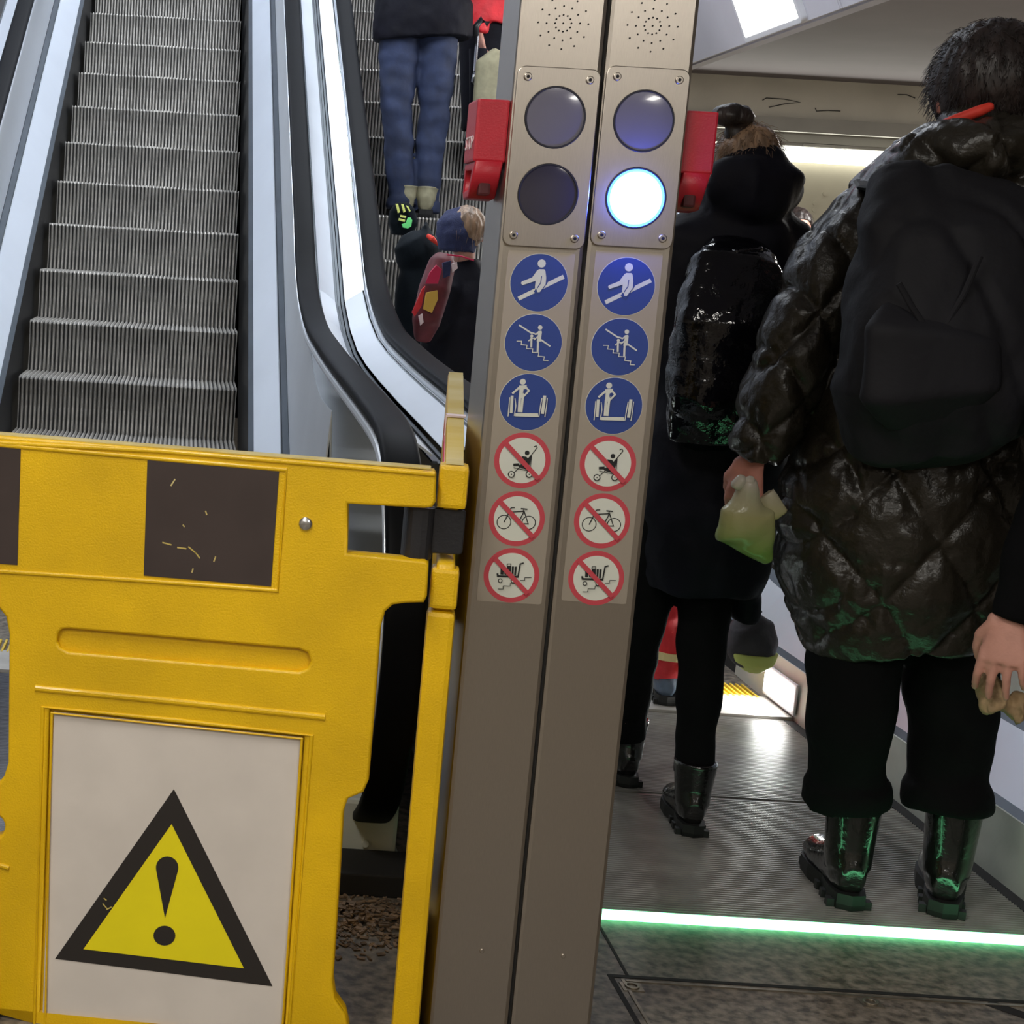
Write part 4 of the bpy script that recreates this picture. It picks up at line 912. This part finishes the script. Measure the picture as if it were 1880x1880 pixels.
# ---------------------------------------------------------------- jeans person on the escalator
def stepz(y):
    i = math.floor((y-7.38)/.4); return nos(7.38+.4*i) if 7.38+.4*i > 5.4 else 0
root = empty('person', (1.27, 8.6, stepz(8.6)), label='person in blue jeans and dark jacket riding up the escalator', cat='person')
z0 = 1.578; J = joints(1.24, 8.75, z0, 1.86, lean=.03)
Yd = 8.75; PD = lambda x, y, d=0: at(x, y, Yd+d)
J.update(hipL=PD(738, 40), knL=PD(728, 195, -.02), anL=PD(738, 378, -.03), hipR=PD(805, 40), knR=PD(798, 200), anR=PD(778, 388), pelvis=PD(775, -10), waist=PD(778, -60), elR=PD(858, -90), wrR=PD(840, 0, .12))
organic('body', body_mesh(J), 'skin', root, .012, 2); face_bits(root, J)
trousers(root, J, 'jeans', (.108, .098, .078, .068), True, lb='faded blue jeans', low=.0, disp=lambda c, n_: .012*fbm((c.x*7, c.y*7, c.z*16), 1))
kk = Yd/2937
rings = [(J['neck']+UP*.02, .08, .08), (J['chest']+UP*.1, .2, .13), (J['chest'], .23, .16), (J['waist'], .24, .17), (PD(778, 10), .255, .18), (PD(776, 60), .262, .185), (PD(776, 74), .262, .185)]
jacket(root, J, 'navy', 0, (.08, .07, .055), rings=rings, lb='dark jacket')
hair_cap(root, J, 'hair_dark', n=100)
for n, px, d in (('L', (742, 384), (-.1, 1, 0)), ('R', (778, 398), (.1, 1, 0))):
    q = PD(px[0], px[1], -.02); boot(root, V((q.x, Yd-.03, z0+.09)), d, 1.15, .03, 'beige_shoe', 'beige suede shoe', ground=z0+.003)
# person in red with umbrella
root = empty('person', (1.62, 9.0, stepz(9)), label='person in red and navy holding a hooked umbrella beside the top of the pillar', cat='person')
z0 = stepz(9.1); J = joints(1.66, 9.1, z0, 1.78); J['elL'] = at(868, 10, 9.05); J['wrL'] = at(880, 62, 9.0); J['shL'] = at(895, -60, 9.08)
organic('body', body_mesh(J), 'skin', root, .012, 2); face_bits(root, J)
b = bmesh.new(); garment(b, [(J['neck'], .1, .09), (J['chest'], .24, .15), (J['waist'], .22, .15), (at(905, 48, 9.1), .2, .15)], J['r'])
tube(b, [J['shL'], at(888, -10, 9.05), J['wrL']], [.08, .07, .05], n=16)
organic('jacket', b, 'red_cloth', root, .011, 2, lambda c, n_: .01*fbm(c*9, 1), label='red jacket')
b = bmesh.new(); garment(b, [(at(905, 44, 9.12), .19, .14), (at(908, 120, 9.12), .19, .15), (at(905, 240, 9.12), .17, .14)], J['r']); organic('skirt', b, 'navy', root, .012, 2, label='navy lower garment')
trousers(root, J, 'navy'); hair_cap(root, J, 'hair_dark', n=60)
boot(root, J['anL'], (0, 1, 0)); boot(root, J['anR'], (0, 1, 0))
e = empty('umbrella', tuple(at(875, 100, 8.8)), label='closed black umbrella with pale hook left of the pillar', cat='umbrella')
b = bmesh.new(); tube(b, [at(x, y, 8.8) for x, y in ((897, 44), (884, 36), (874, 48), (873, 66))], .018, n=10); obj('handle', b, 'blackplastic', e, smooth=True)
b = bmesh.new(); tube(b, [at(877, 60, 8.8), at(872, 130, 8.8)], .009, n=8); obj('shaft', b, 'chrome', e)
b = bmesh.new(); tube(b, [at(x, y, 8.8) for x, y in ((872, 130), (867, 150), (872, 158), (880, 150), (882, 137), (892, 136), (898, 150))], .007, n=8); obj('hook', b, 'chrome', e, smooth=True)
b = bmesh.new(); tube(b, [at(878, 90, 8.86), at(872, 260, 8.86)], [.05, .03], n=12); obj('canopy', b, 'navy', e, smooth=True)
e = empty('tote_bag', tuple(at(905, 150, 8.7)), label='pale beige cloth bag beside the steel pillar above the red box', cat='bag')
b = bmesh.new(); tube(b, [at(915, 92, 8.7), at(905, 115, 8.7), at(903, 180, 8.7), at(903, 230, 8.7)], [(.03, .03), (.09, .05), (.10, .06), (.10, .06)], n=16, p=3); organic('bag', b, 'beige_shoe', e, .012, 2)
# child with navy cap
yc = 6.35; z0 = stepz(yc); PE = lambda x, y, d=0: at(x, y, yc+d)
root = empty('child', (1.1, yc, z0), label='child with a navy knit cap and dark jacket just left of the pillar', cat='child')
h_ = PE(845, 380).z-z0; J = joints(PE(845, 430).x, yc, z0, h_); J['head'] = PE(855, 430); J['hs'] = 1.1; J['neck'] = PE(852, 490); J['chest'] = PE(850, 560); J['waist'] = PE(850, 650); J['pelvis'] = PE(850, 720)
J.update(shL=PE(825, 520), elL=PE(800, 590, -.05), wrL=PE(790, 640, .05), shR=PE(905, 520))
f2 = V((.55, .83, 0)).normalized(); 
organic('body', body_mesh(J), 'skin', root, .008, 2); face_bits(root, J)
hair_cap(root, J, 'hair_light', (.95, .95, .9), 0, 60)
b = bmesh.new(); tube(b, [PE(835, 382), PE(838, 400), PE(842, 430), PE(838, 462)], [(.03, .03), (.075, .08), (.088, .10), (.07, .08)], n=22); organic('cap', b, 'navycap', root, .008, 3, lambda c, n_: .004*fbm(c*40, 1), label='navy knit cap')
b = bmesh.new(); garment(b, [(PE(850, 478), .06, .06), (PE(852, 505), .11, .09), (PE(850, 560), .15, .12), (PE(845, 650), .16, .13), (PE(845, 740), .15, .12)], V((1, 0, 0)))
tube(b, [PE(845, 500), PE(822, 535, -.06), PE(800, 585, -.08), PE(785, 620, -.04)], [.06, .068, .062, .05], n=18); tube(b, [PE(875, 505), J['shR'], J['elR'], J['wrR']], [.06, .062, .055, .045], n=18); organic('jacket', b, 'navy', root, .009, 2, lambda c, n_: .012*fbm(c*10, 1), label='dark navy padded jacket')
trousers(root, J, 'navy'); boot(root, J['anL'], (0, 1, 0), .7, .05); boot(root, J['anR'], (0, 1, 0), .7, .05)
# child with dark hood
yc2 = 7.0; z0 = stepz(yc2); PE2 = lambda x, y, d=0: at(x, y, yc2+d)
root = empty('child', (.95, yc2, z0), label='small child in a dark teal hood half hidden behind the handrail', cat='child')
h_ = PE2(765, 415).z-z0; J = joints(PE2(775, 450).x, yc2, z0, h_); J['head'] = PE2(768, 455)
for n in 'LR': J['sh'+n] = J['sh'+n].lerp(J['chest'], .45); J['el'+n] = J['el'+n].lerp(J['waist'], .55)+V((0, .05, 0)); J['wr'+n] = J['wr'+n].lerp(J['waist'], .5)+V((0, .10, 0))
organic('body', body_mesh(J), 'skin', root, .009, 2); face_bits(root, J)
b = bmesh.new(); tube(b, [PE2(748, 428), PE2(755, 440), PE2(768, 465), PE2(775, 492), PE2(775, 540), PE2(775, 640)], [(.03, .03), (.085, .09), (.105, .10), (.095, .09), (.12, .1), (.13, .12)], n=20)
tube(b, [PE2(765, 430), PE2(772, 424), PE2(785, 440)], [.03, .05, .03], n=12)
organic('hooded_jacket', b, 'teal', root, .009, 2, lambda c, n_: .008*fbm(c*10, 1), label='dark teal hooded jacket')
trousers(root, J, 'teal'); boot(root, J['anL'], (0, 1, 0), .65, .03); boot(root, J['anR'], (0, 1, 0), .65, .03)
b = bmesh.new(); tube(b, [PE2(784, 432, -.1), PE2(793, 438, -.11), PE2(806, 450, -.1)], [(.008, .006), (.012, .008), (.006, .006)], UP, n=8); obj('hood_trim', b, 'orange', root, label='orange red hood trim')
# school bag
yb = 6.0; PB_ = lambda x, y, d=0: at(x, y, yb+d)
e = empty('school_bag', tuple(PB_(790, 540)), label='red and ochre school backpack between handrail and the dark jacket', cat='backpack')
b = bmesh.new(); tube(b, [PB_(815, 468, .04), PB_(812, 482, .03), PB_(798, 530, .0), PB_(782, 590, .0), PB_(775, 625, .02)], [(.03, .03), (.05, .05), (.058, .06), (.052, .06), (.03, .03)], V((1, 0, 0)), n=22, p=2.6); organic('bag', b, 'bagred', e, .008, 2)
def patch(nm, m, px, d=-.075, w=.012): b = bmesh.new(); addmesh(b, plate([[(PB_(x, y).x, PB_(x, y).z) for x, y in px]], w, .002), (0, yb+d, 0)); obj(nm, b, m, e)
patch('red_panel', 'magenta', [(795, 486), (805, 494), (798, 520), (775, 520), (783, 500)]); patch('ochre_pocket', 'ochre', [(777, 536), (797, 532), (798, 548), (787, 573), (771, 566)])
patch('side_panel', 'red_cloth', [(770, 530), (776, 524), (770, 560), (757, 580), (752, 572)], -.06); patch('blue_panel', 'navycap', [(806, 482), (822, 478), (820, 505), (808, 510)]); patch('white_patch', 'offwhite', [(822, 484), (832, 481), (834, 492), (824, 500)])
patch('lower_patch', 'offwhite', [(763, 578), (770, 574), (772, 590), (766, 596)]); patch('piping', 'magenta', [(814, 466), (840, 469), (862, 476), (862, 479), (840, 472), (814, 469)], -.09, .008)
# bag shape added in place of a small child's reflective shoes
e = empty('school_bag', tuple(at(745, 400, 7.8)), label='small dark bag shape standing in for child shoes with lime reflective stripes near the jeans person', cat='bag')
PG = lambda x, y, d=0: at(x, y, 7.8+d)
b = bmesh.new(); tube(b, [PG(738, 372), PG(738, 385), PG(740, 410), PG(738, 432)], [(.03, .03), (.06, .05), (.07, .06), (.05, .05)], n=18, p=3); organic('bag', b, 'teal', e, .008, 2)
def patch2(nm, m, px): b = bmesh.new(); addmesh(b, plate([[(PG(x, y).x, PG(x, y).z) for x, y in px]], .014, .002), (0, 7.73, 0)); obj(nm, b, m, e)
for px in ([(723, 375), (727, 375), (731, 390), (727, 392)], [(733, 375), (737, 376), (741, 389), (737, 391)], [(742, 378), (746, 380), (750, 388), (748, 390)], [(732, 395), (742, 397), (741, 401), (731, 399)], [(729, 401), (740, 404), (739, 408), (728, 405)]): patch2('stripe', 'lime', px)
patch2('green_blob', 'green', [(745, 400), (750, 400), (753, 405), (751, 416), (745, 420), (736, 418), (734, 412), (742, 409)])
# child in red snow trousers seen between the legs
yr = 4.95; PR = lambda x, y, d=0: at(x, y, yr+d)
root = empty('child', (1.46, yr, .0), label='child in red trousers with a reflective band walking onto the escalator', cat='child')
z0 = .0; J = joints(PR(1240, 1250).x, yr, 0, .98); J.update(hipL=PR(1222, 1000), knL=PR(1220, 1100), anL=PR(1226, 1248), hipR=PR(1268, 1000), knR=PR(1275, 1100), anR=PR(1275, 1248), pelvis=PR(1245, 985), waist=PR(1245, 940), chest=PR(1245, 880), neck=PR(1245, 820), head=PR(1245, 780))
organic('body', body_mesh(J), 'skin', root, .009, 2); face_bits(root, J)
rt = trousers(root, J, 'red_cloth', (.115, .112, .104, .088), True, low=.015, lb='bright red trousers', disp=lambda c, n_: .012*fbm((c.x*9, c.y*9, c.z*22), 1))
for n in 'LR':
    c = J['an'+n]+UP*.085; b = bmesh.new(); tube(b, [c-UP*.012, c+UP*.012], [(.062, .062)]*2, n=20); obj('reflective_band', b, 'reflect', rt)
jacket(root, J, 'red_cloth', .02, (.09, .08, .06), 1.05, lb='red jacket'); hair_cap(root, J, 'hair_dark', n=60)
for n in 'LR': boot(root, V((J['an'+n].x, yr+.02, .09)), (.15, 1, 0), .85, .07, 'denimshoe', 'grey blue boot', ground=.013)
# carried bag with pale lime underside
yg = 4.6; PGG = lambda x, y, d=0: at(x, y, yg+d)
e = empty('hand_bag', tuple(PGG(1380, 1190)), label='dark grey round bag with a pale lime underside between the two standing people', cat='bag')
b = bmesh.new(); tube(b, [PGG(1375, 1130), PGG(1376, 1150), PGG(1380, 1185), PGG(1380, 1215), PGG(1378, 1228)], [(.03, .03), (.065, .05), (.072, .06), (.055, .05), (.02, .02)], n=22); organic('bag', b, 'bagdark', e, .007, 2, lambda c, n_: .012*fbm(c*16, 1))
b = bmesh.new(); tube(b, [PGG(1385, 1196, -.006), PGG(1383, 1215, -.004), PGG(1379, 1231)], [(.069, .056), (.060, .052), (.026, .026)], V((1, 0, -.35)), n=22); organic('underside', b, 'bagyellow', e, .006, 2, label='pale lime underside')
b = bmesh.new(); tube(b, [PGG(1350, 1125, .01), PGG(1372, 1080, .01), PGG(1395, 1125, .01)], .008, n=8); obj('strap', b, 'bagdark', e, smooth=True)
# distant person between the two heads
yh = 9.5; PH = lambda x, y, d=0: at(x, y, yh+d)
root = empty('person', (PH(1462, 400).x, yh, 0), label='distant person, only dark hair and forehead visible between the two heads', cat='person')
J = joints(PH(1462, 400).x, yh, 0, 1.70, f=V((0, -1, 0)))
dz = PH(1462, 425).z-J['head'].z
J = joints(PH(1462, 400).x, yh, 0, 1.70+dz/.93, f=V((0, -1, 0)))
organic('body', body_mesh(J), 'skin', root, .012, 2); face_bits(root, J)
hair_cap(root, J, 'hair_dark', n=80, flare=.1); jacket(root, J, 'navy'); trousers(root, J, 'black_cloth'); boot(root, J['anL'], (0, -1, 0)); boot(root, J['anR'], (0, -1, 0))
# parts above were modelled in place: keep them there under their roots
bpy.context.view_layer.update()
for o in list(C.objects):
    if o.parent and o.parent.name.split('.')[0] in FIX and o.type == 'MESH':
        o.matrix_parent_inverse = Matrix.Translation(-o.parent.location)
